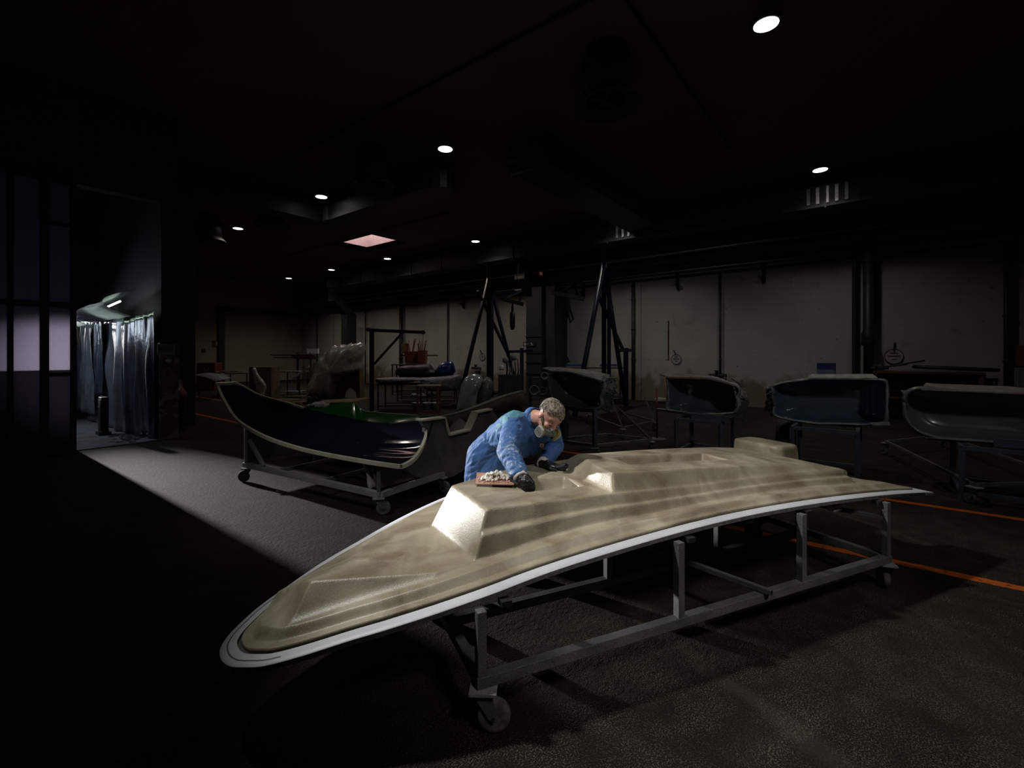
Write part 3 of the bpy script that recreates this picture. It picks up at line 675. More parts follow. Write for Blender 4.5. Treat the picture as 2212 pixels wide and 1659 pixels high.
rail(uvz(-.09, 0, zb), uvz(3.0, -.02, zb), 'steel'); rail(uvz(-.09, .5, zb), uvz(2.93, .55, zb)); rail(uvz(-.09, .95, zb), uvz(2.95, .97, zb))
rail(uvz(-.065, .0, zb), uvz(-.065, .97, zb)); rail(uvz(2.97, -.02, zb), uvz(2.95, .97, zb))
rail(uvz(1.72, -.07, zb + .045), uvz(1.42, 1.0, zb + .045), w=.032, name='cross_bar')
b = MB(); e = uvz(1.72, -.07, zb + .045); b.beam(e - (e - uvz(1.42, 1, zb + .045)).normalized() * -.001, e + (e - uvz(1.42, 1, zb + .045)).normalized() * .002, .024); b.build('bar_end', M['black'], tr)
for u, v in ((-.065, 0), (1.075, -.005), (2.07, -.015), (2.97, -.02), (-.065, .5), (.99, .52), (1.97, .54), (2.9, .56), (-.065, .95), (2.95, .96)):
    rail(uvz(u, v, zb), uvz(u, v, zr(u) - .034), name='post', w=.042)
rail(uvz(2.97, -.02, .50), uvz(2.62, .7, .53), w=.03, name='cross_bar')
for u in (.02, 1.13, 2.13, 2.9): MB().box(uvz(u + .04, .02, zr(u) - .045), (.05, .05, .025), rz=-.48).build('packing_block', M['black'], tr)
tag(MB().box(uvz(2.62, .12, .585), (.10, .05, .035), rz=-.4).build('foam_wedge', M['paper'], tr), 'pale foam wedge')
caster(tr, uvz(-.055, -.01, 0), TB, ang=-.95); caster(tr, uvz(2.97, -.02, 0), TB, ang=.35); caster(tr, uvz(-.065, .93, 0), TB, ang=.8); caster(tr, uvz(2.93, .95, 0), TB, ang=1.6)

# ================================================================ BOARD WITH PUTTY
zt = .862
def RF(px, py, z=zt): return WZ(px, py, z)
bd = [RF(1027, 1047), RF(1110, 1048.5), RF(1112, 1026), RF(1030, 1022)]
pb = thing('mixing_board', 'small brown board with dried putty crust lying on the deck mould beside the worker', 'board', RF(1068, 1036, .85))
b = MB(); b.prism([p + V(0, 0, .0) for p in bd], (0, 0, .005)); b.build('board', mat('brown hardboard', (.36, .19, .13), (.46, .27, .20), .6, scale=14), pb)
b = MB(); c0 = RF(1068, 1036, zt + .005); random.seed(3)
for k in range(70):
    a = random.uniform(0, 6.28); r = random.uniform(.045, .10); p = c0 + RT * (r * math.cos(a) * 1.15) + FW * (r * math.sin(a)); p.z = zt + .006; s = random.uniform(.004, .010)
    b.ell(p, ((s, 0, 0), (0, s, 0), (0, 0, s * .6)), 6, 4)
b.build('dried_crust', mat('red brown crust', (.33, .11, .08), (.5, .35, .3), .7, scale=60), pb)
b = MB(); random.seed(5)
for k in range(120):
    a = random.uniform(0, 6.28); r = random.random() ** .6 * .070; p = c0 + RT * (r * math.cos(a) * 1.25 + .005) + FW * (r * math.sin(a) * .8); h = .05 * (1 - (r / .075) ** 2); p.z = zt + .008 + random.uniform(.2, 1) * h; s = random.uniform(.0045, .011)
    q = [random.uniform(.7, 1.4) for _ in range(3)]; b.ell(p, ((s * q[0], 0, .3 * s), (0, s * q[1], 0), (.3 * s, 0, s * q[2])), 8, 6)
ph = remesh(b, 'putty_heap', mat('cream putty', (.50, .48, .38), (.66, .65, .56), .5, scale=40), None, .0026, 0); tag(ph, 'heap of lumpy cream putty on the brown board', 'putty', kind='stuff')
b = MB(); a = RF(1096, 1030, zt + .02); c_ = RF(1122, 1046, zt + .004); b.beam(a, c_, .035, .003); st = b.build('spatula', M['steel_dark']); tag(st, 'flat dark spatula under the right glove on the deck mould', 'spatula')
# ================================================================ THE WORKER
wk = thing('person', 'worker in blue protective coat, half mask respirator and black gloves bending over the mould', 'person', W(1060, 1190, 3.8) * 1)
wk.location.z = 0
M['skin'] = mat('skin', (.52, .27, .21), (.60, .33, .26), .5, scale=20)
J = dict(hipR=W(1047, 985, 3.66), hipL=W(1085, 980, 3.84), waist=W(1084, 950, 3.62), chR=W(1112, 928, 3.40), chL=W(1155, 928, 3.52), shR=W(1112, 912, 3.34), shL=W(1185, 918, 3.56), neck=W(1152, 902, 3.42), head=W(1188, 901, 3.27),
         elR=W(1097, 975, 3.12), wrR=W(1125, 1030, 2.90), elL=W(1200, 963, 3.62), wrL=W(1174, 1001, 3.38))
# head frame in camera terms: right, up, towards camera
TC = -FW
def cam3(x, y, z): return (RT * x + V(0, 0, y) + TC * z)
Fh = cam3(.28, -.66, .70).normalized(); Uh = cam3(.52, .60, .45); Uh = (Uh - Fh * Uh.dot(Fh)).normalized(); Lh = Uh.cross(Fh).normalized()   # Lh = wearer's left
H = J['head']
def hp(l, u, f): return H + Lh * l + Uh * u + Fh * f
def hax(a, b_, c): return (Lh * a, Uh * b_, Fh * c)
bm_ = MB()
bm_.ell(hp(0, .025, -.012), hax(.074, .088, .096), 24, 16)      # cranium
bm_.ell(hp(0, -.035, .022), hax(.060, .075, .068), 20, 14)      # face
bm_.ell(hp(0, -.085, .050), hax(.036, .030, .034), 16, 10)      # chin
bm_.ell(hp(0, .035, .052), hax(.058, .026, .030), 16, 10)       # brow
bm_.cap(hp(0, .012, .086), hp(0, -.024, .102), .009, .013, 12)  # nose
for s in (-1, 1):
    bm_.ell(hp(s * .036, -.024, .062), hax(.024, .022, .020), 14, 10)   # cheeks
    bm_.ell(hp(s * .076, -.008, -.008), [a for a in hax(.010, .032, .019)], 14, 10)  # ears
    bm_.ell(hp(s * .014, -.030, .094), hax(.008, .007, .009), 10, 8)
bm_.cap(hp(0, -.055, -.03), J['neck'], .055, .06)
bm_.cap(J['neck'], (J['chR'] + J['chL']) / 2, .065, .10)
bm_.cap(J['chR'], J['waist'], .11, .11); bm_.cap(J['chL'], J['waist'], .11, .11); bm_.cap(J['waist'], J['hipR'], .11, .12); bm_.cap(J['waist'], J['hipL'], .11, .12)
bm_.cap(J['chR'], J['shR'], .09, .06); bm_.cap(J['chL'], J['shL'], .09, .06)
bm_.cap(J['shR'], J['elR'], .052, .042); bm_.cap(J['elR'], J['wrR'], .042, .028); bm_.cap(J['shL'], J['elL'], .052, .042); bm_.cap(J['elL'], J['wrL'], .042, .028)
fR = V(J['hipR'].x - .02, J['hipR'].y + .08, .09); fL = V(J['hipL'].x + .10, J['hipL'].y + .02, .09)
fR = fR + VV * .05; fL = fL + VV * .05
kR = (J['hipR'] + fR) / 2 + VV * -.03; kL = (J['hipL'] + fL) / 2 - VV * .03
for h_, k_, f_ in ((J['hipR'], kR, fR), (J['hipL'], kL, fL)): bm_.cap(h_, k_, .085, .058); bm_.cap(k_, f_, .055, .04)
body = remesh(bm_, 'body', M['skin'], wk, .0055, 3)
# clothes below the waist
b = MB()
for h_, k_, f_ in ((J['hipR'], kR, fR), (J['hipL'], kL, fL)): b.cap(h_, k_, .11, .08); b.cap(k_, f_ + V(0, 0, .02), .078, .07)
remesh(b, 'trousers', mat('dark work trousers', (.02, .022, .03), (.03, .033, .042), .8), wk, .012, 2)
b = MB()
for f_ in (fR, fL):
    t = -VV; b.cap(f_ + V(0, 0, -.02), f_ + t * .15 + V(0, 0, -.045), .055, .042); b.box(f_ + t * .07 + V(0, 0, -.08), (.1, .26, .02), rz=math.atan2(VV.y, VV.x) - math.pi / 2)
remesh(b, 'shoe', M['black'], wk, .008, 2)
# ---- coat
def coatmat(name, a, c): 
    return mat(name, a, c, .68, scale=7, detail=5, bump=.22, bump_scale=34, spec=.35)
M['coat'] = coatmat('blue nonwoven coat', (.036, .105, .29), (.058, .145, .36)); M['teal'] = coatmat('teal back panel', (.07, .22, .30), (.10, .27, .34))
dusty = coatmat('blue sleeve smeared with filler', (.045, .12, .31), (.07, .16, .38)); nt = dusty.node_tree; pb_ = nt.nodes['Principled BSDF']
tc = _n(nt, 'ShaderNodeTexCoord'); nn = _n(nt, 'ShaderNodeTexNoise', Scale=38, Detail=10, Distortion=.8); nt.links.new(tc.outputs['Object'], nn.inputs['Vector']); rr = _n(nt, 'ShaderNodeValToRGB'); rr.color_ramp.elements[0].position = .52; rr.color_ramp.elements[1].position = .66
nt.links.new(nn.outputs['Fac'], rr.inputs['Fac']); mx = _n(nt, 'ShaderNodeMixRGB'); nt.links.new(rr.outputs['Color'], mx.inputs['Fac']); src = pb_.inputs['Base Color'].links[0].from_socket; nt.links.new(src, mx.inputs['Color1']); mx.inputs['Color2'].default_value = (.34, .40, .48, 1); nt.links.new(mx.outputs['Color'], pb_.inputs['Base Color'])
b = MB()
b.cap(J['chR'], J['waist'], .135, .135, 20); b.cap(J['chL'], J['waist'], .13, .14, 20); b.cap(J['chR'], J['chL'], .13, .12, 20); b.cap(J['waist'], J['hipR'], .135, .14, 20); b.cap(J['waist'], J['hipL'], .135, .14, 20)
b.cap(J['chR'], J['shR'], .105, .085); b.cap(J['chL'], J['shL'], .10, .075); b.cap((J['chR'] + J['chL']) / 2, J['neck'] - V(0, 0, .02), .11, .078, 20)
b.cap(W(1135, 940, 3.38), W(1125, 965, 3.45), .09, .085); b.cap(W(1125, 965, 3.45), J['waist'], .085, .12); b.cap(W(1165, 935, 3.42), W(1150, 965, 3.48), .07, .06)
b.cap(J['shR'] - V(0, 0, .01), J['elR'], .082, .074, 18); b.cap(J['elR'], J['wrR'] + (J['elR'] - J['wrR']) * .12, .074, .058, 18)
b.cap(J['shL'], J['elL'], .078, .062, 18); b.cap(J['elL'], J['wrL'] + (J['elL'] - J['wrL']) * .12, .064, .052, 18)
sk = [(W(1040, 1030, 3.70), .135), (W(1062, 1030, 3.62), .13), (W(1088, 1020, 3.72), .13), (W(1048, 1095, 3.72), .15), (W(1085, 1095, 3.74), .15)]
b.cap(J['hipR'], sk[0][0], .14, .135); b.cap(J['waist'], sk[1][0], .12, .125); b.cap(J['hipL'], sk[2][0], .14, .13); b.cap(sk[0][0], sk[3][0], .135, .15); b.cap(sk[2][0], sk[4][0], .13, .15); b.cap(sk[3][0], sk[4][0], .15, .15); b.cap(sk[1][0], (sk[3][0] + sk[4][0]) / 2, .12, .13)
TA = (J['neck'] - J['hipR']).normalized(); TB_ = TA.cross(V(0, 0, 1)).normalized(); TC_ = TA.cross(TB_)
def fold(dirs, amp):
    def f(co, n):
        p = co; r = 0
        a = noise.noise(V(p.x * 7, p.y * 7, p.z * 4)); c = noise.noise(V(p.dot(TA) * 4.5 + a * 1.2, p.dot(TB_) * 24 + a * 2, p.dot(TC_) * 24)); c = c * .7 + .3 * noise.noise(V(p.dot(TA) * 9, p.dot(TB_) * 40, p.dot(TC_) * 40))
        ridge = (1 - abs(c) * 2.2); s = .35 * noise.noise(V(p.x * 48, p.y * 48, p.z * 26))
        # drag folds radiating from the armpits
        e = 0
        for q, ax in dirs:
            d = (p - q); l = d.length
            if l < .26: t = d.normalized(); ang_ = math.atan2(t.dot(ax[0]), t.dot(ax[1])); e += math.sin(ang_ * 5 + a * 7) * math.exp(-(l / .15) ** 2) * min(1, l / .07)
        return co + n * (amp * (ridge * .75 + s * .3 + e * .5) - amp * .25)
    return f
ax1 = (V(0, 0, 1), RT)
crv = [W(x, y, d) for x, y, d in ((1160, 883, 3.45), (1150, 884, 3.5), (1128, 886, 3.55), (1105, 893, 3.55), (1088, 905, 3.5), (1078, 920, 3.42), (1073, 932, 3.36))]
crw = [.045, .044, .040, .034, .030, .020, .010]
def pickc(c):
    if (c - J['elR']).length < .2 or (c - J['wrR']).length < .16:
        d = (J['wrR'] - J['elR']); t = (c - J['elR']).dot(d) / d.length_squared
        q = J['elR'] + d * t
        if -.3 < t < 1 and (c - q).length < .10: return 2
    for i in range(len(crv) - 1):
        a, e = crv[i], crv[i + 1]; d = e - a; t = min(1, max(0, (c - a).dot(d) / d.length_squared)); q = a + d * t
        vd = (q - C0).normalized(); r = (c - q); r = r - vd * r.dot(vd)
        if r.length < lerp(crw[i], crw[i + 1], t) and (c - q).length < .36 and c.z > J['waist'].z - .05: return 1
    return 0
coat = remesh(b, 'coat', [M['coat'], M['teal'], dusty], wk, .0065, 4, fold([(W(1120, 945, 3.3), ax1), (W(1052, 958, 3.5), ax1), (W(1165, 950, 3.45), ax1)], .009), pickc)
# collar, cuffs, badge, white lining edge
b = MB(); nd = (H - J['neck']).normalized(); c0 = J['neck'] + nd * .012; b.lathe(c0 - nd * .03, [(.078, 0), (.073, .045), (.067, .045), (.072, 0), (.078, 0)], 26, nd); b.build('collar', M['coat'], wk, True)
for wv, ev in (('wrR', 'elR'), ('wrL', 'elL')):
    d = (J[wv] - J[ev]).normalized(); b = MB(); b.lathe(J[wv] - d * .012, [(.050, 0), (.046, .030), (.036, .032), (.04, 0), (.050, 0)], 22, d); tag(b.build('knit_cuff', mat('white knit cuff', (.6, .45, .42), (.7, .66, .64), .8, scale=60), wk, True), 'white knitted cuff')
bp_ = W(1170, 962, 3.375); b = MB(); b.box(bp_, (.001, .03, .028), M4=Matrix(((TC.x, RT.x, 0, 0), (TC.y, RT.y, 0, 0), (0, 0, 1, 0), (0, 0, 0, 1)))); bg = b.build('chest_badge', M['signwhite'], wk); tag(bg, 'small white badge with a red mark')
b = MB(); b.add([bp_ + TC * .002 + RT * x + V(0, 0, z) for x, z in ((-.010, -.008), (.006, -.008), (.006, .010))], [(0, 1, 2)]); b.build('badge_mark', mat('badge red', (.5, .03, .05)), bg)
# ---- gloves
M['glove'] = mat('black nitrile glove', (.008, .008, .010), (.014, .014, .017), .38, scale=20, bump=.2)
def zdeck(p):
    q = p - O0; u = q.dot(U); v = q.dot(VV); return deck_z(u, v)
b = MB(); w0 = J['wrL']; pl_ = W(1190, 1008, 3.33); pl_.z = zdeck(pl_) + .024
b.cap(w0, pl_ * .45 + w0 * .55, .036, .036)
fd = (RT * .92 - V(0, 0, .10) + TC * .25).normalized(); sd = V(0, 0, 1).cross(fd).normalized()
for k, (o, l) in enumerate(((-.032, .074), (-.011, .084), (.011, .080), (.031, .062))):
    a = pl_ + fd * .035 + sd * o; b.cap(w0 + sd * o * .6, a, .024, .014)
    m1 = a + (fd + sd * o * 4).normalized() * l * .45 + V(0, 0, .006); m1.z = max(m1.z, zdeck(m1) + .013); m2 = m1 + (fd + sd * o * 4).normalized() * l * .55 - V(0, 0, .012); m2.z = zdeck(m2) + .010
    b.cap(a, m1, .0115, .0105, 10); b.cap(m1, m2, .0105, .009, 10)
a = pl_ - fd * .02 - sd * .02; th = a + TC * .045 + fd * .02; th.z = zdeck(th) + .014; th2 = th + fd * .035; th2.z = zdeck(th2) + .011; b.cap(a, th, .017, .0125, 10); b.cap(th, th2, .0125, .010, 10)
remesh(b, 'glove', M['glove'], wk, .0028, 1)
b = MB(); w0 = J['wrR']; pc = W(1136, 1044, 2.83); pc.z = .878; fd = (RT * .42 - V(0, 0, .48) - FW * .35).normalized(); sd = (RT * .72 + V(0, 0, .35) - FW * .2); sd = (sd - fd * sd.dot(fd)).normalized(); nd = fd.cross(sd)
b.cap(w0, pc, .037, .035); 
for o, l in ((-.030, .050), (-.010, .06), (.010, .06), (.029, .048)):
    a = pc + fd * .030 + sd * o; b.cap(pc + sd * o * .8 - fd * .02, a, .022, .0155, 12); m1 = a + (fd * .8 + V(0, 0, -.5)).normalized() * l * .5; m1.z = max(m1.z, .853); m2 = m1 + (V(0, 0, -1) + FW * .6).normalized() * l * .5
    b.cap(a, m1, .0125, .0115, 10); b.cap(m1, m2, .0115, .0095, 10)
a = pc - sd * .02 + fd * .005; b.cap(a, a - sd * .035 + fd * .025 - V(0, 0, .01), .017, .012, 10); b.cap(a - sd * .035 + fd * .025 - V(0, 0, .01), a - sd * .03 + fd * .055 - V(0, 0, .012), .012, .010, 10)
remesh(b, 'glove', M['glove'], wk, .0028, 1)
# ---- face details
for s in (-1, 1):
    b = MB(); b.ell(hp(s * .030, .004, .079), hax(.0125, .0065, .008), 12, 8); e_ = b.build('eyelid', mat('eyelid', (.36, .15, .12)), wk, True)
    b = MB(); b.tube([hp(s * (.030 + k * .006), -.0035 - .002 * (1 - abs(k) / 2), .086 - abs(k) * .0015) for k in (-2, -1, 0, 1, 2)], .0014, 5); b.build('eyelash', M['steel_dark'], wk)
    b = MB(); b.tube([hp(s * (.031 + k * .008), .022 + .002 * (1 - abs(k) / 2), .083 - abs(k) * .003) for k in (-2, -1, 0, 1, 2)], [.001, .0026, .003, .0025, .001], 6); b.build('eyebrow', mat('eyebrow', (.15, .09, .06)), wk)
# ---- respirator
rs = thing('respirator', None, None, hp(0, -.06, .08)); rs.parent = wk; rs.location = mw(wk).inverted() @ hp(0, -.06, .08)
M['mask'] = mat('grey mask rubber', (.10, .11, .10), (.15, .16, .14), .4)
b = MB(); b.ell(hp(0, -.058, .082), hax(.040, .036, .040), 20, 14); b.ell(hp(0, -.028, .098), hax(.020, .020, .022), 14, 10); b.ell(hp(0, -.082, .070), hax(.038, .022, .034), 16, 10)
for s in (-1, 1): b.cap(hp(0, -.058, .09), hp(s * .05, -.066, .092), .024, .024)
remesh(b, 'face_piece', M['mask'], rs, .003, 2)
M['cart'] = mat('light grey filter cartridge', (.33, .34, .33), (.42, .43, .42), .45); M['olive'] = mat('olive yellow band', (.17, .14, .02), (.24, .2, .04), .5)
for s in (-1, 1):
    c_ = hp(s * .070, -.072, .085); n_ = (Lh * s * .85 + Fh * .28 - Uh * .15).normalized(); a1 = (Uh - n_ * Uh.dot(n_)).normalized(); a2 = n_.cross(a1)
    def puck(h0, h1, r0, r1):
        R = []
        for h_, r_ in ((h0, r0 * .0), (h0, r0), (h1, r1), (h1, 0)):
            R.append([c_ + n_ * h_ + (a1 * math.copysign(abs(math.cos(t)) ** .7, math.cos(t)) * 1.12 + a2 * math.copysign(abs(math.sin(t)) ** .7, math.sin(t)) * .95) * r_ for t in [2 * math.pi * i / 28 for i in range(29)]])
        return R
    b = MB(); b.grid(puck(-.012, .006, .036, .039)); cb = b.build('filter_band', M['olive'], rs, True); weight_smooth(cb)
    b = MB(); b.grid(puck(.006, .020, .039, .034)); cc = b.build('filter_cartridge', M['cart'], rs, True); weight_smooth(cc)
    b = MB()
    for k in (-2, -1, 0, 1, 2): b.beam(c_ + n_ * .0205 + a2 * k * .011 - a1 * .032 * (1 - abs(k) * .12), c_ + n_ * .0205 + a2 * k * .011 + a1 * .032 * (1 - abs(k) * .12), .0016, .0016)
    b.beam(c_ + n_ * .0205 - a2 * .03, c_ + n_ * .0205 + a2 * .03, .0016); b.build('grille', M['steel_dark'], cc)
b = MB()
for s in (-1, 1): b.grid([[hp(s * .045, -.045, .07), hp(s * .066, -.02, .04), hp(s * .0755, .0 , .012), hp(s * .079, .030, -.01), hp(s * .078, .058, -.03)], [hp(s * .047, -.057, .06), hp(s * .070, -.032, .032), hp(s * .078, -.008, .004), hp(s * .081, .024, -.02), hp(s * .080, .052, -.042)]])
b.build('head_strap', M['mask'], rs, True, solid=.001)
# ---- hair: short ash-blond hair, a cap with many swept locks
hair = thing('hair', None, None, hp(0, .05, 0)); hair.parent = wk; hair.location = mw(wk).inverted() @ hp(0, .05, 0)
M['hair'] = mat('ash blond hair', (.11, .080, .058), (.38, .33, .28), .5, scale=70, ramp=(.35, .62), spec=.5)
cc_ = hp(0, .033, -.018)
def hs(th, ph, r=1.0):
    """point on the head shell; th from crown down, ph around (0 = face side)"""
    return cc_ + (Uh * (.088 * math.cos(th)) + Fh * (.094 * math.sin(th) * math.cos(ph)) + Lh * (.077 * math.sin(th) * math.sin(ph))) * r
def lim(ph):
    a = abs(math.atan2(math.sin(ph), math.cos(ph)))
    if math.sin(ph) > 0: return pl([0, .35, .9, 1.35, 1.65, 2.0, 3.15], [1.12, 1.30, 1.62, 1.70, 1.75, 1.95, 2.05], a)
    return pl([0, .9, 1.35, 1.65, 2.0, 3.15], [1.12, 1.18, 1.45, 1.42, 1.95, 2.05], a)
b = MB(); R = []
for i in range(15):
    R.append([hs(lim(ph) * i / 14, ph, 1.0) for ph in [2 * math.pi * k / 40 for k in range(41)]])
b.grid(R); b.build('hair_cap', M['hair'], hair, True)
random.seed(11); b = MB(); root = (.55, 2.5)   # crown whorl at the back of the head
for k in range(1150):
    ph = random.uniform(-math.pi, math.pi); end = lim(ph) * random.uniform(.55, 1.06); st_ = end - random.uniform(.45, .9); st_ = max(.02, st_); r0 = random.uniform(1.0, 1.06); tw = random.uniform(.1, .5) * (1 if random.random() < .75 else -1); lift = random.uniform(.01, .07)
    pts = []
    for q in range(6):
        t = q / 5; pts.append(hs(lerp(st_, end, t), ph + tw * t * (1 if math.cos(ph) > -.2 else .4), r0 + lift * math.sin(t * 2.4)))
    w0 = random.uniform(.0011, .0024); b.tube(pts, [w0 * .7, w0, w0 * 1.1, w0, w0 * .8, w0 * .25], 5)
b.build('hair_locks', M['hair'], hair, True)
b = MB(); random.seed(4)
for k in range(70):   # fringe falling forward and to the wearer's left
    p0 = random.uniform(-.5, .75); t1_ = random.uniform(1.25, 1.6) + .25 * max(0, p0); pts = []
    for q in range(6):
        t = q / 5; pts.append(hs(lerp(.5, t1_, t), p0 + .75 * t, 1.03 + .05 * math.sin(t * 2.6)))
    b.tube(pts, [.0015, .0025, .0028, .0024, .0016, .0005], 5)
b.build('fringe', M['hair'], hair, True)
# ================================================================ BLACK HALF HULL MOULD ON ITS TROLLEY
def PK(px, py, K):
    """point on the vertical plane X + .108 Y = K (planes parallel to the hull's split line)"""
    r = ray(px, py); return C0 + r * (K / (r.x + .108 * r.y))
M['inkblack'] = mat('black gelcoat', (.008, .011, .022), (.012, .016, .03), .09, scale=2, coat=.6, coat_r=.05)
M['hullgrey'] = mat('dusty grey hull back', (.10, .10, .105), (.17, .17, .17), .75, scale=4, detail=6)
M['brownback'] = mat('reddish brown laminate', (.08, .05, .04), (.13, .09, .075), .6, scale=5)
bh = thing('hull_mould', 'black glossy half hull mould with pale rim, swept up at the left', 'boat mould', (3, 5.3, .5))
def resample(P, n):
    L_ = [0]
    for a, c in zip(P, P[1:]): L_.append(L_[-1] + (c - a).length)
    out = []
    for i in range(n):
        s = L_[-1] * i / (n - 1); k = max(j for j in range(len(L_)) if L_[j] <= s + 1e-9); k = min(k, len(P) - 2)
        out.append(P[k].lerp(P[k + 1], (s - L_[k]) / max(1e-9, L_[k + 1] - L_[k])))
    return out
def cr3(P, n=6): return [V(*p) for p in dens([tuple(p) for p in P], n)]
nearR = resample(cr3([PK(x, y, 3.31) for x, y in ((469, 828), (478, 852), (491, 876), (506, 899), (528, 918), (577, 944), (640, 965), (700, 979), (760, 990), (815, 999), (866, 1006))]), 60)
farR = resample(cr3([PK(x, y, k) for x, y, k in ((510, 826, 3.52), (534, 838, 3.64), (561, 853, 3.76), (608, 866, 3.9), (671, 884, 4.0), (766, 905, 4.1), (845, 915, 4.15), (909, 908, 4.15))]), 60)
endarc = resample(cr3([PK(x, y, k) for x, y, k in ((866, 1006, 3.31), (880, 1000, 3.4), (893, 991, 3.52), (905, 976, 3.7), (914, 958, 3.87), (920, 938, 4.03), (917, 920, 4.12), (909, 908, 4.15))]), 25)
NSG = 24
def hrow(i, off=0):
    a, c = nearR[i], farR[i]; t = i / 59; row = []
    for j in range(NSG + 1):
        s = j / NSG
        p = a.lerp(c, s); dip = .02 + .10 * math.sin(math.pi * min(1, t * 1.2)) ; q = 1 - (1 - s) ** 1
        z = a.z + (c.z - a.z) * s ** 2.6 - dip * math.sin(math.pi * s) ** .8
        z += .016 * (sstep(.28, .31, s) - sstep(.31, .52, s) + sstep(.55, .58, s) - sstep(.58, .8, s)) * sstep(.15, .35, t)
        p = V(p.x, p.y, lerp(p.z, z, min(1, t * 4)))
        if t > .80:
            w_ = (t - .80) / .20; p = p.lerp(endarc[round(s * 24)], w_ ** 1.6)
        p.z -= off; row.append(p)
    return row
R = [hrow(i) for i in range(60)]
b = MB(); b.grid(R); b.build('inner_skin', M['inkblack'], bh, True)
b = MB(); b.grid([hrow(i, .035) for i in range(60)]); b.build('outer_skin', M['brownback'], bh, True)
def strip(path, w, h, side):
    """pale rim of rectangular section along a path"""
    r1 = [p + side * -w * .5 for p in path]; r2 = [p + side * w * .5 for p in path]; z = V(0, 0, h)
    return [r1, [p + z * .3 for p in r1], [p + z * .3 for p in r2], r2, [p - z for p in r2], [p - z for p in r1], r1]
b = MB(); b.grid(strip(nearR, .035, .03, V(-.98, -.1, 0))); b.build('rim', M['cream'], bh)
b = MB(); b.grid(strip(endarc, .04, .03, V(.25, -.9, 0))); b.build('rim', M['cream'], bh)
b = MB(); b.grid(strip([nearR[0], farR[0]], .05, .03, V(.3, -.9, 0))); b.grid(strip(farR[:22], .028, .02, V(1, .1, 0))); b.build('rim', M['cream'], bh)
q = hrow(4)[17]; b = MB(); b.ell(q + V(0, 0, .01), ((.05, .02, -.02), (0, .06, -.04), (0, 0, .006)), 10, 6); tag(b.build('blue_tape', mat('blue tape', (.02, .06, .5))), 'blue tape patch').parent = None
bt = bpy.data.objects['blue_tape']; bt.data.transform(mw(bh).inverted()); bt.parent = bh
del bt['label']
# grey transom flange with its cut-outs
def PT(px, py):
    r = ray(px, py); return C0 + r * (3.72 / (r.y - .108 * r.x))
tf = [(909, 908), (935, 904), (959, 902), (969, 940), (1013, 929), (1029, 891), (1061, 884), (1079, 906), (1083, 940), (1066, 968), (1042, 990), (1015, 1008), (985, 1026), (955, 1038), (925, 1036), (895, 1028), (874, 1014), (893, 992), (909, 972), (918, 950), (918, 925)]
b = MB(); b.prism([PT(x, y) for x, y in tf], (0, .05, 0)); o = b.build('transom_flange', M['hullgrey'], bh)
b = MB()
for seg in (((909, 908), (959, 902)), ((959, 902), (969, 940)), ((969, 940), (1013, 929)), ((1013, 929), (1029, 891)), ((1029, 891), (1061, 884))): b.beam(PT(*seg[0]) + V(0, .03, 0), PT(*seg[1]) + V(0, .03, 0), .11, .02)
b.build('flange_lip', M['cream'], bh)
b = MB(); b.beam(PT(936, 905) - V(0, .01, 0), PT(919, 955) - V(0, .01, 0), .014, .02); b.build('flange_joint', M['black'], bh)
b = MB()   # rounded turn of the outside below the flange
low = [PT(x, y) for x, y in ((874, 1016), (895, 1029), (925, 1037), (955, 1039), (985, 1027), (1015, 1009), (1042, 991), (1066, 969), (1083, 941))]
b.grid([[p + V(0, .05, 0) for p in low], [p + V(0, .22, -.015) for p in low], [p + V(0, .5, .05) for p in low], [p + V(0, .9, .2) for p in low]]); b.build('transom_turn', M['hullgrey'], bh, True, solid=.01)
# ---- its trolley
bt = thing('mould_trolley', 'grey speckled steel trolley under the black half hull mould', 'trolley', (2.9, 5.2, 0))
A0, A1 = V(2.93, 4.02, .215), V(2.64, 6.55, .215); side_ = V(.98, .11, 0) * 1.0
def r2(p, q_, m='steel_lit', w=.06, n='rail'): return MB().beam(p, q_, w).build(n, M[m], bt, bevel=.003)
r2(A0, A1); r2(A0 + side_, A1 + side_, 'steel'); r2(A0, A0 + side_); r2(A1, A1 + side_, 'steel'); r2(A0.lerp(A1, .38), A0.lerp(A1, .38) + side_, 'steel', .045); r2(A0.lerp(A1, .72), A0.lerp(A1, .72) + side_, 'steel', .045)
for f_, name in ((A1, 'left'),):
    tz = [.73, .80, .80]; P = [f_ + V(0, 0, .02), f_ + V(0, 0, .50), f_ + side_ * .35 + V(0, 0, .33), f_ + side_ * .8 + V(0, 0, .46), f_ + side_ * .8 + V(0, 0, .02)]
    b = MB(); b.prism(P, (0, -.03, 0)); b.build('support_board', mat('speckled blue grey board', (.07, .075, .085), (.12, .125, .135), .75, scale=8, speck=(.02, .02, .02), speck_scale=150), bt)
    r2(f_ - V(0, .04, 0), f_ + V(0, -.04, .53), 'steel_lit', .035, 'edge_post'); r2(f_ + V(.02, -.06, .03), f_ + V(-.03, -.03, .30), w=.035, n='strut') if False else r2(f_ + V(.05, -.45, .03), f_ + V(.02, -.10, .33), w=.04, n='strut')
g0 = A0.lerp(A1, .10); b = MB(); P = [g0 + V(-.0, .28, .32), g0 + V(0, .22, .22), g0 + V(0, .12, .16), g0 + V(0, .09, .03), g0 + V(0, -.20, .02), g0 + side_ * .45 + V(0, -.2, .02), g0 + side_ * .55 + V(0, .28, .30)]
P = [A0 + V(.0, .16, .26), A0 + V(.03, .12, .04), A0 + side_ * .75 + V(0, .05, .04), A0 + side_ * .75 + V(0, .12, .26)]
b.prism(P, (0, -.03, 0)); b.build('support_board', M['brownback'], bt)
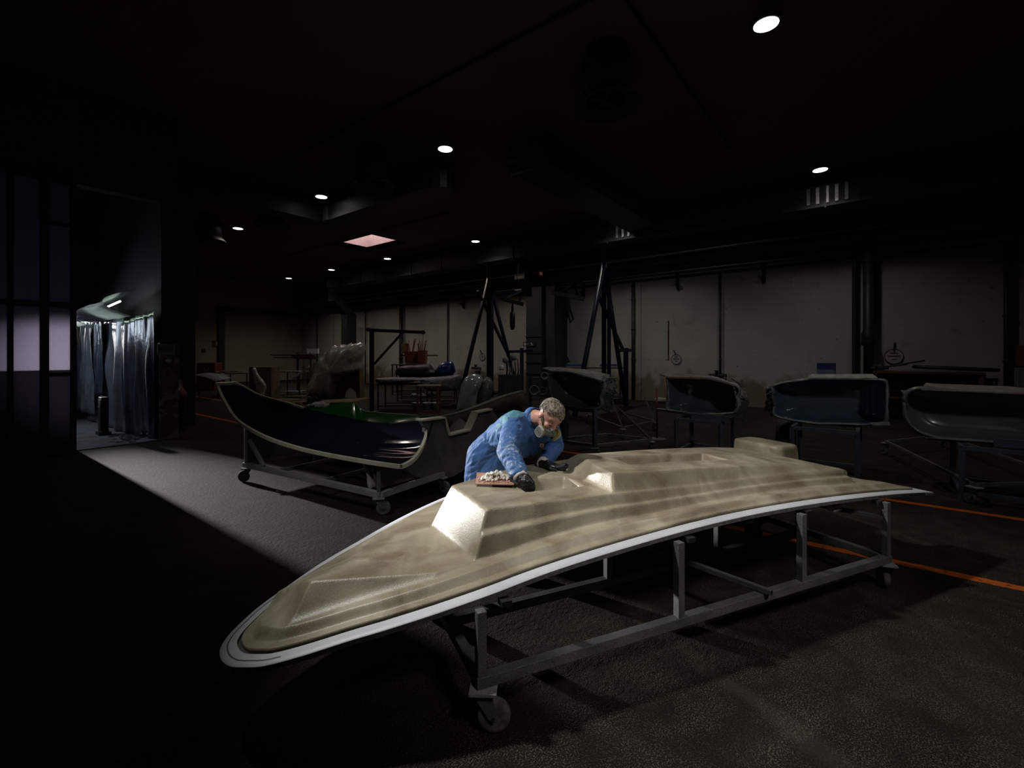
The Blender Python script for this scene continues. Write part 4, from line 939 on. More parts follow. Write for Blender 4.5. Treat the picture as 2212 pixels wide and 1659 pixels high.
b = MB(); b.grid([[A0 + V(0, y, z) for y, z in ((.34, .31), (.28, .25), (.235, .16), (.225, .06), (.20, .025))], [A0 + V(.05, y, z) for y, z in ((.34, .31), (.28, .25), (.235, .16), (.225, .06), (.20, .025))], [A0 + V(.4, y, z) for y, z in ((.30, .29), (.26, .22), (.2, .15), (.18, .06), (.16, .025))]]); b.build('gusset', M['steel_lit'], bt, True, solid=.02)
r2(A0 + V(-.01, .02, 0), A0 + V(-.01, .02, .24), 'steel', .035, 'edge_post')
caster(bt, A0 + V(-.0, .03, 0), .185, ang=-.7); caster(bt, A1 + V(0, -.08, 0), .185, ang=2.2); caster(bt, A0 + side_ * .97, .185, ang=-1.3); caster(bt, A1 + side_ * .97, .185, ang=.4)
# ================================================================ GREEN HULL MOULD BEHIND IT
gh = thing('hull_mould', 'bright green hull mould with brown outside, half hidden behind the black hull mould', 'boat mould', (5, 6.3, .5))
M['green'] = mat('green gelcoat', (.010, .10, .012), (.02, .14, .02), .15, scale=2, coat=.5, coat_r=.06)
backr = [WX(663, 878, 4.05), WX(672, 871, 4.2), WX(767, 868, 4.85), WX(776, 882, 4.9), WX(790, 889, 4.95), WX(850, 894, 5.2), WX(905, 898, 5.35), WX(985, 893, 5.35), WX(1060, 866, 5.9), WX(1128, 845, 6.45)]
midr = [WX(668, 905, 3.95), WX(690, 915, 4.1), WX(770, 915, 4.6), WX(785, 918, 4.7), WX(800, 921, 4.7), WX(855, 925, 4.9), WX(905, 928, 4.95), WX(985, 930, 5.1), WX(1050, 925, 5.5), WX(1110, 915, 6.0)]
nearg = [WX(655, 935, 3.9), WX(690, 945, 3.95), WX(740, 950, 4.0), WX(770, 950, 4.0), WX(800, 935, 4.05), WX(812, 925, 4.1), WX(825, 918, 4.2), WX(985, 893, 5.2), WX(1060, 866, 5.75), WX(1128, 846, 6.3)]
def rs3(P, n=48): return resample(cr3(P, 6), n)
bR, mR, nR = resample(backr, 60), resample(midr, 60), resample(nearg, 60)
b = MB(); b.grid([r_[:40] for r_ in (bR, [p.lerp(q_, .5) - V(0, 0, .08) for p, q_ in zip(bR, mR)], mR, [p.lerp(q_, .5) - V(0, 0, .04) for p, q_ in zip(mR, nR)], nR)]); b.build('inner_skin', M['green'], gh, True)
b = MB(); b.grid(strip(bR[:38], .035, .02, V(.7, -.7, 0))); b.build('rim', M['cream'], gh)
M['sagerim'] = mat('sage grey rim', (.10, .12, .10), (.15, .17, .14), .5, scale=6)
sheer = resample(cr3([WX(x, y, X_) for x, y, X_ in ((822, 920, 4.15), (860, 914, 4.4), (920, 905, 4.75), (985, 893, 5.2), (1035, 876, 5.55), (1085, 857, 5.95), (1120, 847, 6.2), (1129, 845, 6.35))], 5), 40)
b = MB(); b.grid(strip(sheer, .09, .035, V(.35, -.93, 0))); b.build('rim', M['sagerim'], gh)
b = MB(); dn = [p + V(.0, -.03, -.03) for p in sheer]; b.grid([dn, [p + V(.05, .04, -.16) for p in dn], [p + V(.10, .12, -.34) for p in dn], [p + V(.2, .3, -.5) for p in dn]]); b.build('outer_skin', M['brownback'], gh, True, solid=.02)
b = MB(); b.prism([WX(672, 874, 4.15), WX(700, 866, 4.6), WX(800, 861, 5.4), WX(768, 869, 4.88)], (0, 0, .02)); b.build('flange_board', M['wood'], gh)
gt = thing('mould_trolley', 'low dark steel trolley under the green hull mould', 'trolley', (5, 6, 0))
for p, q_ in ((V(4.3, 5.0, .3), V(4.1, 7.2, .3)), (V(5.6, 5.1, .3), V(5.4, 7.3, .3)), (V(4.3, 5.0, .3), V(5.6, 5.1, .3)), (V(4.1, 7.2, .3), V(5.4, 7.3, .3))):
    MB().beam(p, q_, .05).build('rail', M['steel'], gt)
for p in (V(4.35, 5.08, 0), V(4.15, 7.1, 0), V(5.52, 5.18, 0), V(5.34, 7.2, 0)): caster(gt, p, .275, R=.07)
# clutter on the green mould
zf = 0.82
b = MB(); 
for k in range(9): b.ell(W(690 + (k * 37 % 28) - 12, 874 + (k * 13 % 5) - 2, 7.65), ((.05, 0, .02), (0, .05, 0), (.01, 0, .022)), 10, 7)
tag(remesh(b, 'crumpled_cloth', mat('white cloth', (.6, .63, .72), (.7, .72, .8), .8), None, .008, 1), 'crumpled white cloth on the corner of the green hull mould', 'cloth')
def can(px, py, d, r, h, m, lab, cat='can'):
    p = W(px, py, d); b = MB().lathe(p, [(r * .96, 0), (r, .01), (r, h - .01), (r * .97, h), (r * .9, h), (r * .9, h - .008), (0, h - .008)], 18); return tag(b.build(cat.replace(' ', '_'), m, None, True), lab, cat)
can(673, 872, 7.9, .085, .12, M['blue'], 'blue paint tin behind the white cloth on the green hull mould', 'paint tin')
M['lime'] = mat('lime green wrap', (.16, .26, .02), (.24, .36, .04), .5)
for i, (px, py) in enumerate(((612, 880), (622, 881), (632, 882))):
    can(px, py, 8.1, .045, .10, M['lime'], ['lime green bottle leftmost behind the black hull mould', 'lime green bottle in the middle of three behind the black hull', 'lime green bottle nearest the beige cup'][i], 'bottle')
can(647, 881, 8.1, .05, .10, M['wood'], 'beige cup beside the lime green bottles', 'cup'); can(600, 880, 8.2, .04, .11, M['white'], 'small white roll left of the lime green bottles', 'roll')
sb = thing('side_table', 'low dark stand carrying the lime bottles behind the black hull', 'stand', W(622, 885, 8.15)); sb.location.z = 0
b = MB(); c_ = W(625, 884, 8.15); b.box(c_, (.7, .35, .03), rz=-.9); b.build('tabletop', M['steel_dark'], sb)
for a_, e_ in ((-.3, -.14), (.3, -.14), (.3, .14), (-.3, .14)):
    q = Matrix.Rotation(-.9, 4, 'Z') @ V(a_, e_, 0); MB().beam(V(c_.x + q.x, c_.y + q.y, 0), V(c_.x + q.x, c_.y + q.y, c_.z), .03).build('leg', M['steel_dark'], sb)

# ================================================================ THE ROW OF SHELL MOULDS AT THE RIGHT
def closed(P, n=72, it=1):
    P = resample([V(*p) for p in P] + [V(*P[0])], n + 1)[:-1]
    for _ in range(it): P = [(P[i - 1] + P[i] * 2 + P[(i + 1) % n]) / 4 for i in range(n)]
    return P
def shell(lab, rim, X, depth, mi, mo, flange=.07, wav=.03, seed=1, inner=True, panel=.62, tilt=0):
    c0 = WX(sum(p[0] for p in rim) / len(rim), sum(p[1] for p in rim) / len(rim), X)
    t = thing('shell_mould', lab, 'mould', (X, c0.y, c0.z), 'grey open shell moulds on stands at the right')
    P = closed([WX(x, y, X) for x, y in rim], 80, 1)
    prof = [(1, 0), (.985, .10), (.965, .35), (.93, .62), (.86, .80), (.76, .88), (.74, .885), (.725, .93), (.70, .955), (.5, .985), (0, 1)]
    def lay(sc, dp): return [c0 + (p - c0) * sc + V(depth * dp, 0, 0) for p in P + [P[0]]]
    b = MB(); b.grid([lay(s, d) for s, d in prof]); b.build('inner_skin', mi, t, True)
    b = MB(); b.grid([[q + V(.0, 0, 0) + (q - c0).normalized() * .03 for q in lay(s, d * 1.04 + .04)] for s, d in prof[:-1]] + [lay(0, 1.08)]); b.build('outer_skin', mo, t, True)
    rnd = random.Random(seed); N = len(P); amp = [rnd.uniform(.5, 1.4) for _ in range(N)]; amp = [(amp[i - 1] + amp[i] + amp[(i + 1) % N]) / 3 for i in range(N)]
    r0 = P + [P[0]]; r1 = []; r2_ = []
    for i in range(N + 1):
        p = r0[i]; n_ = (p - c0); n_.x = 0; n_ = V(0, n_.y * .6, n_.z).normalized(); a = amp[i % N]
        r1.append(p + n_ * flange * .4 * a + V(-.01, 0, 0)); r2_.append(p + n_ * flange * a + V(.03 * a + wav * rnd.uniform(-.3, .3), 0, 0))
    b = MB(); b.grid([r0, r1, r2_]); o = b.build('flange', mo, t, True, solid=.008); return t, c0, P
def slab(t, pts, d, m, name='flange_board'): MB().prism(pts, d).build(name, m, t)
def crumple(lab, cpts, X, m, amp=.05, thick=.10, seed=2, parent=None, name='torn_laminate', nx=10):
    """ragged laminate flap: quad patch with creases"""
    A_, B_, C_, D_ = [WX(x, y, X + k) for x, y, k in cpts]; rnd = random.Random(seed); rows_ = []
    for i in range(nx + 1):
        row = []
        for j in range(nx + 1):
            p = A_.lerp(B_, j / nx).lerp(D_.lerp(C_, j / nx), i / nx); row.append(p + V(rnd.uniform(-amp, amp), rnd.uniform(-amp, amp) * .35, rnd.uniform(-amp, amp) * .35))
        rows_.append(row)
    b = MB(); b.grid(rows_); return b.build(name, m, parent, True, solid=.01)
M['shellgrey'] = mat('dark olive grey gelcoat', (.10, .11, .095), (.135, .145, .125), .32, scale=3, coat=.4)
M['shellteal'] = mat('dark blue grey gelcoat', (.075, .10, .105), (.10, .135, .14), .32, scale=3, coat=.4)
M['shellblue'] = mat('slate blue gelcoat', (.055, .085, .125), (.075, .11, .16), .32, scale=3, coat=.5)
M['lamgrey'] = mat('pale grey raw laminate', (.13, .14, .14), (.26, .27, .27), .6, scale=9, detail=6, bump=.4)
M['lambrown'] = mat('greyish brown raw laminate', (.14, .12, .10), (.22, .19, .17), .65, scale=7, bump=.3)
t1, c1, P1 = shell('olive grey shell mould with torn pale flanges directly behind the worker\'s head', [(1186, 812), (1200, 804), (1232, 806), (1262, 814), (1293, 824), (1302, 833), (1299, 845), (1295, 856), (1297, 870), (1292, 879), (1275, 881), (1250, 880), (1222, 876), (1205, 868), (1194, 857), (1190, 840)], 6.9, .42, M['shellgrey'], M['lamgrey'], .06, seed=3)
slab(t1, [WX(1172, 797, 6.9), WX(1185, 795, 7.0), WX(1262, 800, 7.2), WX(1318, 812, 7.1), WX(1305, 826, 6.86), WX(1290, 823, 6.86), WX(1232, 805, 6.86), WX(1190, 803, 6.86)], (0, 0, .02), M['lamgrey'])
crumple('', ((1302, 815, .0), (1332, 812, .25), (1334, 850, .3), (1297, 850, 0)), 6.9, M['lamgrey'], seed=5, parent=t1); crumple('', ((1297, 852, .0), (1326, 852, .3), (1318, 893, .3), (1290, 880, 0)), 6.9, M['shellteal'], .02, seed=6, parent=t1)
crumple('', ((1320, 828, .1), (1335, 832, .3), (1334, 850, .3), (1320, 848, .1)), 7.0, M['lambrown'], seed=8, parent=t1, nx=6)
slab(t1, [WX(1193, 858, 6.9), WX(1165, 864, 6.8), WX(1168, 874, 6.8), WX(1200, 872, 6.9)], (.2, 0, .01), M['lambrown'])
t2, c2, P2 = shell('dark teal grey shell mould with brown top flange above the blue speckled stand', [(1441, 817), (1460, 816), (1528, 818), (1560, 826), (1592, 836), (1596, 845), (1590, 856), (1590, 866), (1593, 880), (1586, 890), (1555, 893), (1525, 892), (1517, 895), (1480, 890), (1440, 884), (1445, 868), (1445, 840)], 7.8, .42, M['shellteal'], M['lamgrey'], .05, seed=9)
slab(t2, [WX(1424, 811, 7.75), WX(1441, 808, 7.9), WX(1540, 815, 8.05), WX(1592, 836, 7.8), WX(1560, 826, 7.76), WX(1528, 819, 7.76), WX(1445, 817, 7.76)], (0, 0, .025), M['lambrown'])
crumple('', ((1584, 832, 0), (1603, 818, .2), (1619, 862, .3), (1591, 866, 0)), 7.8, M['lambrown'], .035, seed=12, parent=t2); crumple('', ((1591, 866, 0), (1618, 864, .3), (1606, 912, .3), (1586, 890, 0)), 7.8, M['shellgrey'], .02, seed=13, parent=t2)
slab(t2, [WX(1417, 883, 7.75), WX(1520, 895, 7.8), WX(1590, 890, 7.8), WX(1590, 894, 7.9), WX(1520, 900, 7.9), WX(1419, 887, 7.8)], (.12, 0, 0), M['lamgrey'])
t3, c3, P3 = shell('slate blue shell mould, the only blue one in the right row', [(1668, 836), (1690, 828), (1740, 823), (1752, 819), (1830, 820), (1913, 822), (1914, 870), (1913, 914), (1877, 917), (1800, 914), (1766, 914), (1735, 910), (1700, 905), (1672, 897), (1674, 870), (1670, 850)], 7.75, .40, M['shellblue'], M['lamgrey'], .03, seed=15)
slab(t3, [WX(1740, 822, 7.72), WX(1752, 811, 7.85), WX(1885, 811, 7.85), WX(1897, 820, 7.74), WX(1752, 819, 7.72)], (0, 0, .02), M['lamgrey']); slab(t3, [WX(1750, 813, 8.0), WX(1752, 809, 8.0), WX(1884, 809, 8.0), WX(1890, 814, 8.0)], (.15, 0, 0), M['lamgrey'])
crumple('', ((1655, 838, .2), (1672, 836, 0), (1672, 900, 0), (1654, 884, .3)), 7.75, M['shellgrey'], .05, seed=19, parent=t3)
slab(t3, [WX(1914, 821, 7.73), WX(1917, 821, 7.9), WX(1922, 917, 7.9), WX(1914, 917, 7.73)], (.03, 0, 0), M['shellblue']); slab(t3, [WX(1878, 914, 7.7), WX(1922, 912, 7.7), WX(1923, 919, 7.7), WX(1885, 919, 7.7)], (.05, 0, 0), M['lamgrey'])
t4, c4, P4 = shell('dark shell mould cut by the right picture edge', [(1956, 870), (1958, 850), (1975, 842), (2010, 840), (2050, 846), (2100, 850), (2212, 852), (2300, 856), (2330, 880), (2330, 950), (2290, 966), (2212, 960), (2100, 950), (2030, 946), (1990, 934), (1968, 918), (1958, 895)], 7.6, .42, M['shellgrey'], M['shellgrey'], .04, seed=21)
slab(t4, [WX(1990, 843, 7.58), WX(2000, 830, 7.8), (WX(2020, 832, 7.9)), WX(2180, 838, 7.9), WX(2260, 848, 7.6), WX(2212, 852, 7.58), WX(2050, 847, 7.58)], (0, 0, .02), M['lambrown'])
slab(t4, [WX(1945, 843, 7.6), WX(1966, 844, 7.6), WX(1958, 858, 7.6)], (.02, 0, 0), M['lamgrey']); slab(t4, [WX(2000, 946, 7.55), WX(2230, 961, 7.55), WX(2232, 965, 7.65), WX(2004, 950, 7.65)], (.08, 0, 0), M['lamgrey'])
for t_, pts in ((t1, ((1190, 840), (1172, 846))), (t2, ((1598, 830), (1580, 818)), ), (t3, ((1668, 845), (1650, 856)))):
    a, e = pts; b = MB().tube([WX(*a, 7.5 if t_ != t1 else 6.9), WX(*e, 7.4 if t_ != t1 else 6.8)], .006, 6); b.build('clamp_rod', M['steel_dark'], t_)
# their stands
def stand(lab, X, px0, px1, ytop, beam_up, depth_x=.8, m='steel', pads=True, fy=None):
    a = WX(px0, ytop, X); e = WX(px1, ytop + (px1 - px0) * .04, X); z = (a.z + e.z) / 2
    t = thing('mould_stand', lab, 'stand', (X + .4, (a.y + e.y) / 2, 0))
    for y in (a.y, e.y):
        for x in (X, X + depth_x): MB().beam((x, y, .0 if fy is None else fy), (x, y, z), .045).build('leg', M[m], t)
        MB().beam((X, y, .10), (X + depth_x, y, .10), .04).build('base_rail', M[m], t)
        MB().beam((X, y, z), (X + depth_x, y, z), .04).build('top_rail', M[m], t)
    for x in (X, X + depth_x):
        MB().beam((x, a.y, z), (x, e.y, z), .045).build('top_rail', M[m], t); MB().beam((x, a.y, .10), (x, e.y, .10), .04).build('base_rail', M[m], t)
    if beam_up: MB().beam((X + .03, a.y - .35 * (a.y - e.y), z + beam_up), (X + .03, e.y - .12, z + beam_up), .06, .09).build('packing_beam', M[m], t)
    return t, z, a.y, e.y
M['bluesteel'] = mat('blue grey speckled paint', (.06, .075, .10), (.09, .11, .14), .6, scale=6, speck=(.02, .02, .025), speck_scale=150, speck_amt=.7)
s2, z2, _, _ = stand('blue grey speckled stand under the dark teal shell mould', 7.55, 1460, 1556, 908, .07, m='bluesteel')
s3, z3, _, _ = stand('blue grey stand under the slate blue shell mould', 7.3, 1711, 1852, 927, .0, m='bluesteel')
s4, z4, _, _ = stand('pale stand under the dark shell mould at the right picture edge', 7.3, 2078, 2290, 972, .09, m='bluesteel')
s1 = thing('mould_trolley', 'dark trolley with one front post and castor under the shell mould behind the worker', 'trolley', (7, 4.2, 0))
f = WX(1285, 955, 6.7); f.z = .2; k = WX(1212, 936, 6.7); k.z = .2
for p, q_, m_, w_ in ((V(f.x, f.y, .2), V(f.x, f.y, .80), 'bluesteel', .06), (V(f.x, f.y, .2), V(k.x, k.y + .2, .2), 'steel', .05), (V(f.x, f.y, .2), V(f.x + 1.1, f.y - .5, .2), 'steel', .04), (V(k.x, k.y + .2, .2), V(k.x + 1.1, k.y - .3, .2), 'steel', .04), (V(f.x + 1.1, f.y - .5, .2), V(f.x + .5, f.y - .2, .75), 'steel', .035), (V(k.x + .1, k.y, .2), V(k.x + .1, k.y, .8), 'steel_dark', .11), (V(f.x, f.y, .76), V(k.x, k.y + .2, .8), 'steel_dark', .05), (V(f.x + 1.1, f.y - .5, .2), V(k.x + 1.1, k.y - .3, .2), 'steel', .04)):
    MB().beam(p, q_, w_).build('rail' if p.z == q_.z else 'post', M[m_], s1)
caster(s1, f, .17, R=.065, ang=-1.2); caster(s1, k + V(0, .2, 0), .17, R=.065, ang=.5); caster(s1, V(f.x + 1.1, f.y - .5, 0), .17, R=.065)
# long low trolleys between
def lowtrolley(lab, pts, z=.22, m='steel'):
    c_ = sum(pts, V(0, 0, 0)) / len(pts); t = thing('low_trolley', lab, 'trolley', (c_.x, c_.y, 0))
    for i in range(len(pts)): MB().beam(pts[i] + V(0, 0, z), pts[(i + 1) % len(pts)] + V(0, 0, z), .035).build('rail', M[m], t)
    for p in pts: caster(t, p, z - .02, R=.06, ang=.8)
    return t
lowtrolley('low steel trolley frame on the floor between the blue and the rightmost shell mould', [WZ(1915, 985, .2), WZ(2030, 965, .2), WZ(2190, 1010, .2), WZ(2090, 1072, .2)]) if False else None
q4 = [WZ(1914, 982), WZ(2040, 968), WZ(2330, 1085), WZ(2105, 1090)]
for p in q4: p.z = 0
lowtrolley('low steel trolley frame on the floor between the blue and the rightmost shell mould', q4)
q1 = [WZ(1345, 948), WZ(1415, 932), WZ(1330, 905), WZ(1270, 915)]
for p in q1: p.z = 0
lt = lowtrolley('low steel trolley frame beside the red post', q1, .22)
for a, e in ((q1[0], .62), (q1[1], .55)): MB().beam(a + V(0, 0, .22), a + V(-.1, .2, e + .2), .03).build('strut', M['steel'], lt)
# dark tyre-like roll below the blue mould
p = WX(1700, 930, 8.6); tag(MB().lathe((8.5, p.y, .33), [(.18, -.1), (.33, -.1), (.36, -.05), (.36, .05), (.33, .1), (.18, .1), (.18, -.1)], 28, (0, 1, 0)).build('spare_tyre', M['black'], None, True), 'dark tyre standing on the floor behind the blue shell mould\'s stand', 'tyre')
# red post with round foot
p = WZ(1419, 949); p.z = 0; rp = thing('post_stand', 'thin red post with round foot between two shell moulds', 'post', p)
MB().lathe(p, [(0, 0), (.17, 0), (.17, .012), (.05, .03), (0, .03)], 28).build('foot', M['steel'], rp, True); MB().tube([p + V(0, 0, .02), p + V(0, 0, 1.0)], .018, 10).build('pole', M['red'], rp, True)
# ================================================================ BLUE GANTRY CRANE
gz = 4.0; GX = 12.3; GL, GR = 10.7, 6.25
gan = thing('gantry_crane', 'tall dark blue gantry crane on two A shaped legs behind the worker', 'crane', (GX, 8.5, 0))
MB().beam((GX, GL + .3, gz), (GX, GR - .3, gz), .14, .26).build('top_beam', M['blue'], gan); MB().beam((GX, GL + .3, gz + .16), (GX, GR - .3, gz + .16), .26, .02).build('beam_flange', M['steel_dark'], gan)
for Y, pl_ in ((GL, ((990, 885), (1122, 862))), (GR, ((1241, 880), (1352, 870)))):
    for (px, py) in pl_:
        p = WY(px, py, Y); p.z = .05; MB().tube([V(GX, Y, gz + .35), p], .07, 10).build('leg', M['blue'], gan, True)
        MB().box((p.x, p.y, .03), (.3, .3, .06)).build('foot_plate', M['steel_dark'], gan)
    MB().beam((GX, Y, .2), (GX, Y, gz + .9), .13, .05).build('mast', M['blue'], gan); MB().beam((GX, Y - .16, .2), (GX, Y - .16, gz), .10, .05).build('mast', M['blue'], gan)
    MB().beam((GX - 1.3, Y, .3), (GX + 1.3, Y, .3), .08).build('tie_bar', M['blue'], gan)
# bracing arms and the low outriggers
for pts, n_ in ((((1032, 628), (1095, 760)), GL), (((1293, 640), (1347, 758)), GR)):
    a = WY(*pts[0], n_); e = WY(*pts[1], n_); MB().beam(a, e, .08).build('brace', M['blue'], gan)
for pts, n_ in ((((1095, 760), (1148, 758)), GL), (((1338, 757), (1366, 757)), GR)):
    a = WY(*pts[0], n_); e = WY(*pts[1], n_); MB().beam(a, e, .10).build('outrigger', M['blue'], gan)
for px, n_ in ((1127, GL), (1352, GR)):
    a = WY(px, 752, n_); MB().beam(a, V(a.x, a.y, .0), .11).build('outrigger_post', M['blue'], gan)
# hanging spreaders with slings
for (x0, x1, yy, xs_, m_, lab) in ((1078, 1131, 650, 1107, 'blue', 'blue lifting sling hanging from the left spreader bar of the gantry'), (1192, 1262, 638, 1227, 'black', 'black looped lifting sling hanging from the right spreader bar')):
    d = 14.6 if xs_ < 1150 else 13.6
    a = W(x0, yy - 6, d); e = W(x1, yy + 8, d); MB().beam(a, e, .11).build('spreader_bar', M['steel_dark'], gan)
    m0 = a.lerp(e, .5); tp = V(GX, m0.y, gz - .1)
    for k_ in (.2, .8): MB().beam(a.lerp(e, k_), tp + V(0, (k_ - .5) * .5, 0), .05).build('spreader_strut', M['blue'], gan)
    s0 = W(xs_, yy + 6, d); 
    b = MB()
    if m_ == 'black':
        for s in (-1, 1): b.tube([s0 + V(0, 0, 0), s0 + RT * s * .06 + V(0, 0, -.35), s0 + RT * s * .15 + V(0, 0, -.62), s0 + RT * s * .08 + V(0, 0, -.72), s0 + RT * s * .01 + V(0, 0, -.5), s0], .03, 8, False)
    else: b.tube([s0, s0 + V(0, 0, -.25), s0 + V(0, 0, -.3), s0 + V(0, 0, -.7), s0 + V(0, 0, -.82)], [.03, .04, .085, .085, .05], 10)
    tag(b.build('lifting_sling', M[m_], None, True), lab, 'sling')
p = W(1161, 592, 14.2); tag(MB().box(p, (.16, .26, .10)).build('red_motor', M['rust'], gan), 'red motor')
MB().tube([W(1120, 570, 14.3), W(1117, 600, 14.3), W(1121, 612, 14.2), W(1135, 614, 14.1), W(1142, 605, 14.0)], .015, 6).build('cable', M['black'], gan, True)
# ================================================================ BLUE JIB CRANE
j0 = WZ(803, 890); j0.z = 0; d = (j0 - C0).dot(FW); jz = W(803, 716, d).z
jb = thing('jib_crane', 'dark blue jib crane, post with horizontal arm and diagonal brace', 'crane', j0)
MB().beam(j0, V(j0.x, j0.y, jz), .12).build('post', M['blue'], jb); MB().beam(W(796, 713, d), W(914, 718, d), .09).build('arm', M['blue'], jb); MB().beam(W(805, 790, d), W(870, 718, d), .06).build('brace', M['blue'], jb)
MB().box(j0 + V(0, 0, .01), (.4, .4, .02)).build('base_plate', M['steel_dark'], jb); MB().tube([W(914, 718, d), W(914, 765, d)], .006, 6).build('cable', M['steel_dark'], jb)
for px, py in ((796, 712), (914, 718)): MB().lathe(W(px, py, d) - FW * .06, [(0, 0), (.06, 0), (.06, .12), (0, .12)], 12, FW).build('end_cap', M['steel_dark'], jb)

# ================================================================ GENERIC BUILDERS FOR THE MIDDLE GROUND
def table(lab, px0, px1, ytop, d, depth=.8, mt='wood', ml='steel_dark', name='work_table', cat='table', shelf=False):
    a = W(px0, ytop, d); e = W(px1, ytop, d); z = a.z; c_ = (a + e) / 2 + FW * depth / 2; wd = (e - a).length; rz = math.atan2(RT.y, RT.x)
    t = thing(name, lab, cat, (c_.x, c_.y, 0)); MB().box((c_.x, c_.y, z - .02), (wd, depth, .04), rz=rz).build('tabletop', M[mt], t)
    Rz = Matrix.Rotation(rz, 4, 'Z')
    for i in (-1, 1):
        for j in (-1, 1):
            q = Rz @ V(i * (wd / 2 - .04), j * (depth / 2 - .04), 0); MB().beam(V(c_.x + q.x, c_.y + q.y, 0), V(c_.x + q.x, c_.y + q.y, z - .04), .045).build('leg', M[ml], t)
    if shelf: MB().box((c_.x, c_.y, .25), (wd * .95, depth * .9, .03), rz=rz).build('shelf', M[ml], t)
    for j in (-1, 1):
        q0 = Rz @ V(-(wd / 2 - .04), j * (depth / 2 - .04), 0); q1_ = Rz @ V((wd / 2 - .04), j * (depth / 2 - .04), 0); MB().beam(V(c_.x + q0.x, c_.y + q0.y, .12), V(c_.x + q1_.x, c_.y + q1_.y, .12), .035).build('rail', M[ml], t)
    return t
def pillow(name, lab, cat, poly, d, thick, m, prof=((1, 0), (.97, .18), (.88, .34), (.70, .45), (.4, .5), (0, .52)), n=64, par=None, disp=0, seed=1, it=1, tag_=True):
    """rounded body: outline at its own distance, swelling towards and away from it by thick"""
    P = closed([W(x, y, d) for x, y in poly], n, it); c0 = sum(P, V(0, 0, 0)) / len(P); rows_ = []
    for s, h in reversed(prof): rows_.append([c0 + (p - c0) * s - FW * (h * thick) for p in P + [P[0]]])
    for s, h in prof[1:]: rows_.append([c0 + (p - c0) * s + FW * (h * thick) for p in P + [P[0]]])
    if disp:
        for r_ in rows_:
            for i, p in enumerate(r_[:-1]):
                k_ = noise.noise(V(p.x * 5 + seed, p.y * 5, p.z * 3)); k2 = abs(noise.noise(V(p.x * 13, p.y * 13 + seed, p.z * 8))); r_[i] = p + (p - c0).normalized() * disp * (k_ - k2) - FW * disp * k2
            r_[-1] = r_[0]
    b = MB(); b.grid(rows_); o = b.build(name, m, par, True)
    if tag_: tag(o, lab, cat)
    return o
M['film'] = mat('crinkled plastic film', (.28, .27, .24), (.45, .43, .40), .22, scale=5, detail=8, bump=1.0, bump_scale=16, coat=.8, coat_r=.12, dist=1.5)
M['cardboard'] = mat('brown board', (.10, .065, .035), (.15, .10, .06), .8, scale=4)
# wrapped form
wf = thing('wrapped_form', 'large form wrapped in crinkled clear plastic, leaning forward, with a brown wheel arch panel', 'wrapped form', WZ(725, 864)); wf.location.z = 0
sil = [(666, 862), (664, 840), (672, 822), (684, 803), (690, 780), (702, 763), (722, 747), (750, 742), (785, 741), (792, 746), (790, 758), (781, 780), (780, 800), (760, 806), (742, 815), (722, 830), (716, 862), (690, 864)]
pillow('plastic_film', '', '', sil, 17.2, 1.1, M['film'], n=110, par=wf, disp=.10, tag_=False)
P = [W(x, y, 17.6) for x, y in ((718, 805), (776, 800), (778, 862), (772, 862), (768, 846), (758, 838), (746, 838), (738, 848), (734, 864), (714, 864))]
MB().prism(P, FW * .5).build('side_panel', M['cardboard'], wf)
# glossy grey blue mould standing on end
gb = thing('upright_mould', 'glossy blue grey mould standing upright beside the left gantry leg', 'mould', WZ(1025, 905)); gb.location.z = 0; M['gloss'] = mat('pale blue grey gelcoat', (.26, .32, .35), (.34, .40, .43), .14, scale=3, coat=.8, coat_r=.05)
pillow('front_skin', '', '', [(985, 892), (990, 860), (996, 832), (1004, 815), (1018, 807), (1035, 808), (1044, 816), (1040, 832), (1032, 850), (1030, 875), (1028, 893), (1005, 896)], 12.6, .7, M['gloss'], par=gb, tag_=False)
pillow('back_skin', '', '', [(1030, 885), (1032, 850), (1042, 822), (1052, 813), (1062, 818), (1067, 830), (1064, 850), (1056, 872), (1045, 886)], 12.9, .6, M['shellgrey'], par=gb, tag_=False)
# long grey mould and dark upper one with the drum
pillow('long_mould', 'long pale grey mould behind the small stool, left of the gantry leg', 'mould', [(906, 816), (960, 813), (995, 809), (1000, 820), (994, 842), (950, 845), (925, 845), (912, 835)], 15.2, .9, M['lamgrey'], it=0)
pillow('dark_tarpaulin', 'dark lumpy cover lying behind the red bins under the blue drum', 'cover', [(852, 808), (860, 792), (900, 788), (932, 787), (938, 800), (975, 806), (985, 810), (940, 816), (870, 815)], 17.0, .7, M['black'], disp=.05)
T4 = table('dark bench under the lumpy cover and the blue drum', 856, 984, 817, 16.7, .7, 'wood_dark', name='bench', cat='bench')
pillow('film_roll', 'small bright crumpled roll of film on the floor left of the dark teal shell mould', 'film', [(1412, 860), (1424, 857), (1440, 859), (1441, 867), (1426, 869), (1413, 867)], 16.2, .3, M['film'], disp=.03)
# blue drum lying on its side
c_ = W(963, 797, 16.2); ax_ = (RT * .95 + V(0, 0, .25)).normalized(); dr_ = thing('drum', 'shiny blue drum lying on its side in front of the wall', 'drum', c_)
M['bluedrum'] = mat('glossy blue drum', (.01, .04, .18), (.015, .06, .24), .3, coat=.4)
MB().lathe(c_ - ax_ * .30, [(0, 0), (.10, .0), (.20, .10), (.24, .25), (.24, .50), (.18, .60), (0, .62)], 24, ax_).build('barrel', M['bluedrum'], dr_, True); MB().lathe(c_ - ax_ * .38, [(0, 0), (.08, 0), (.08, .1), (0, .1)], 16, ax_).build('spout', M['blue'], dr_, True)
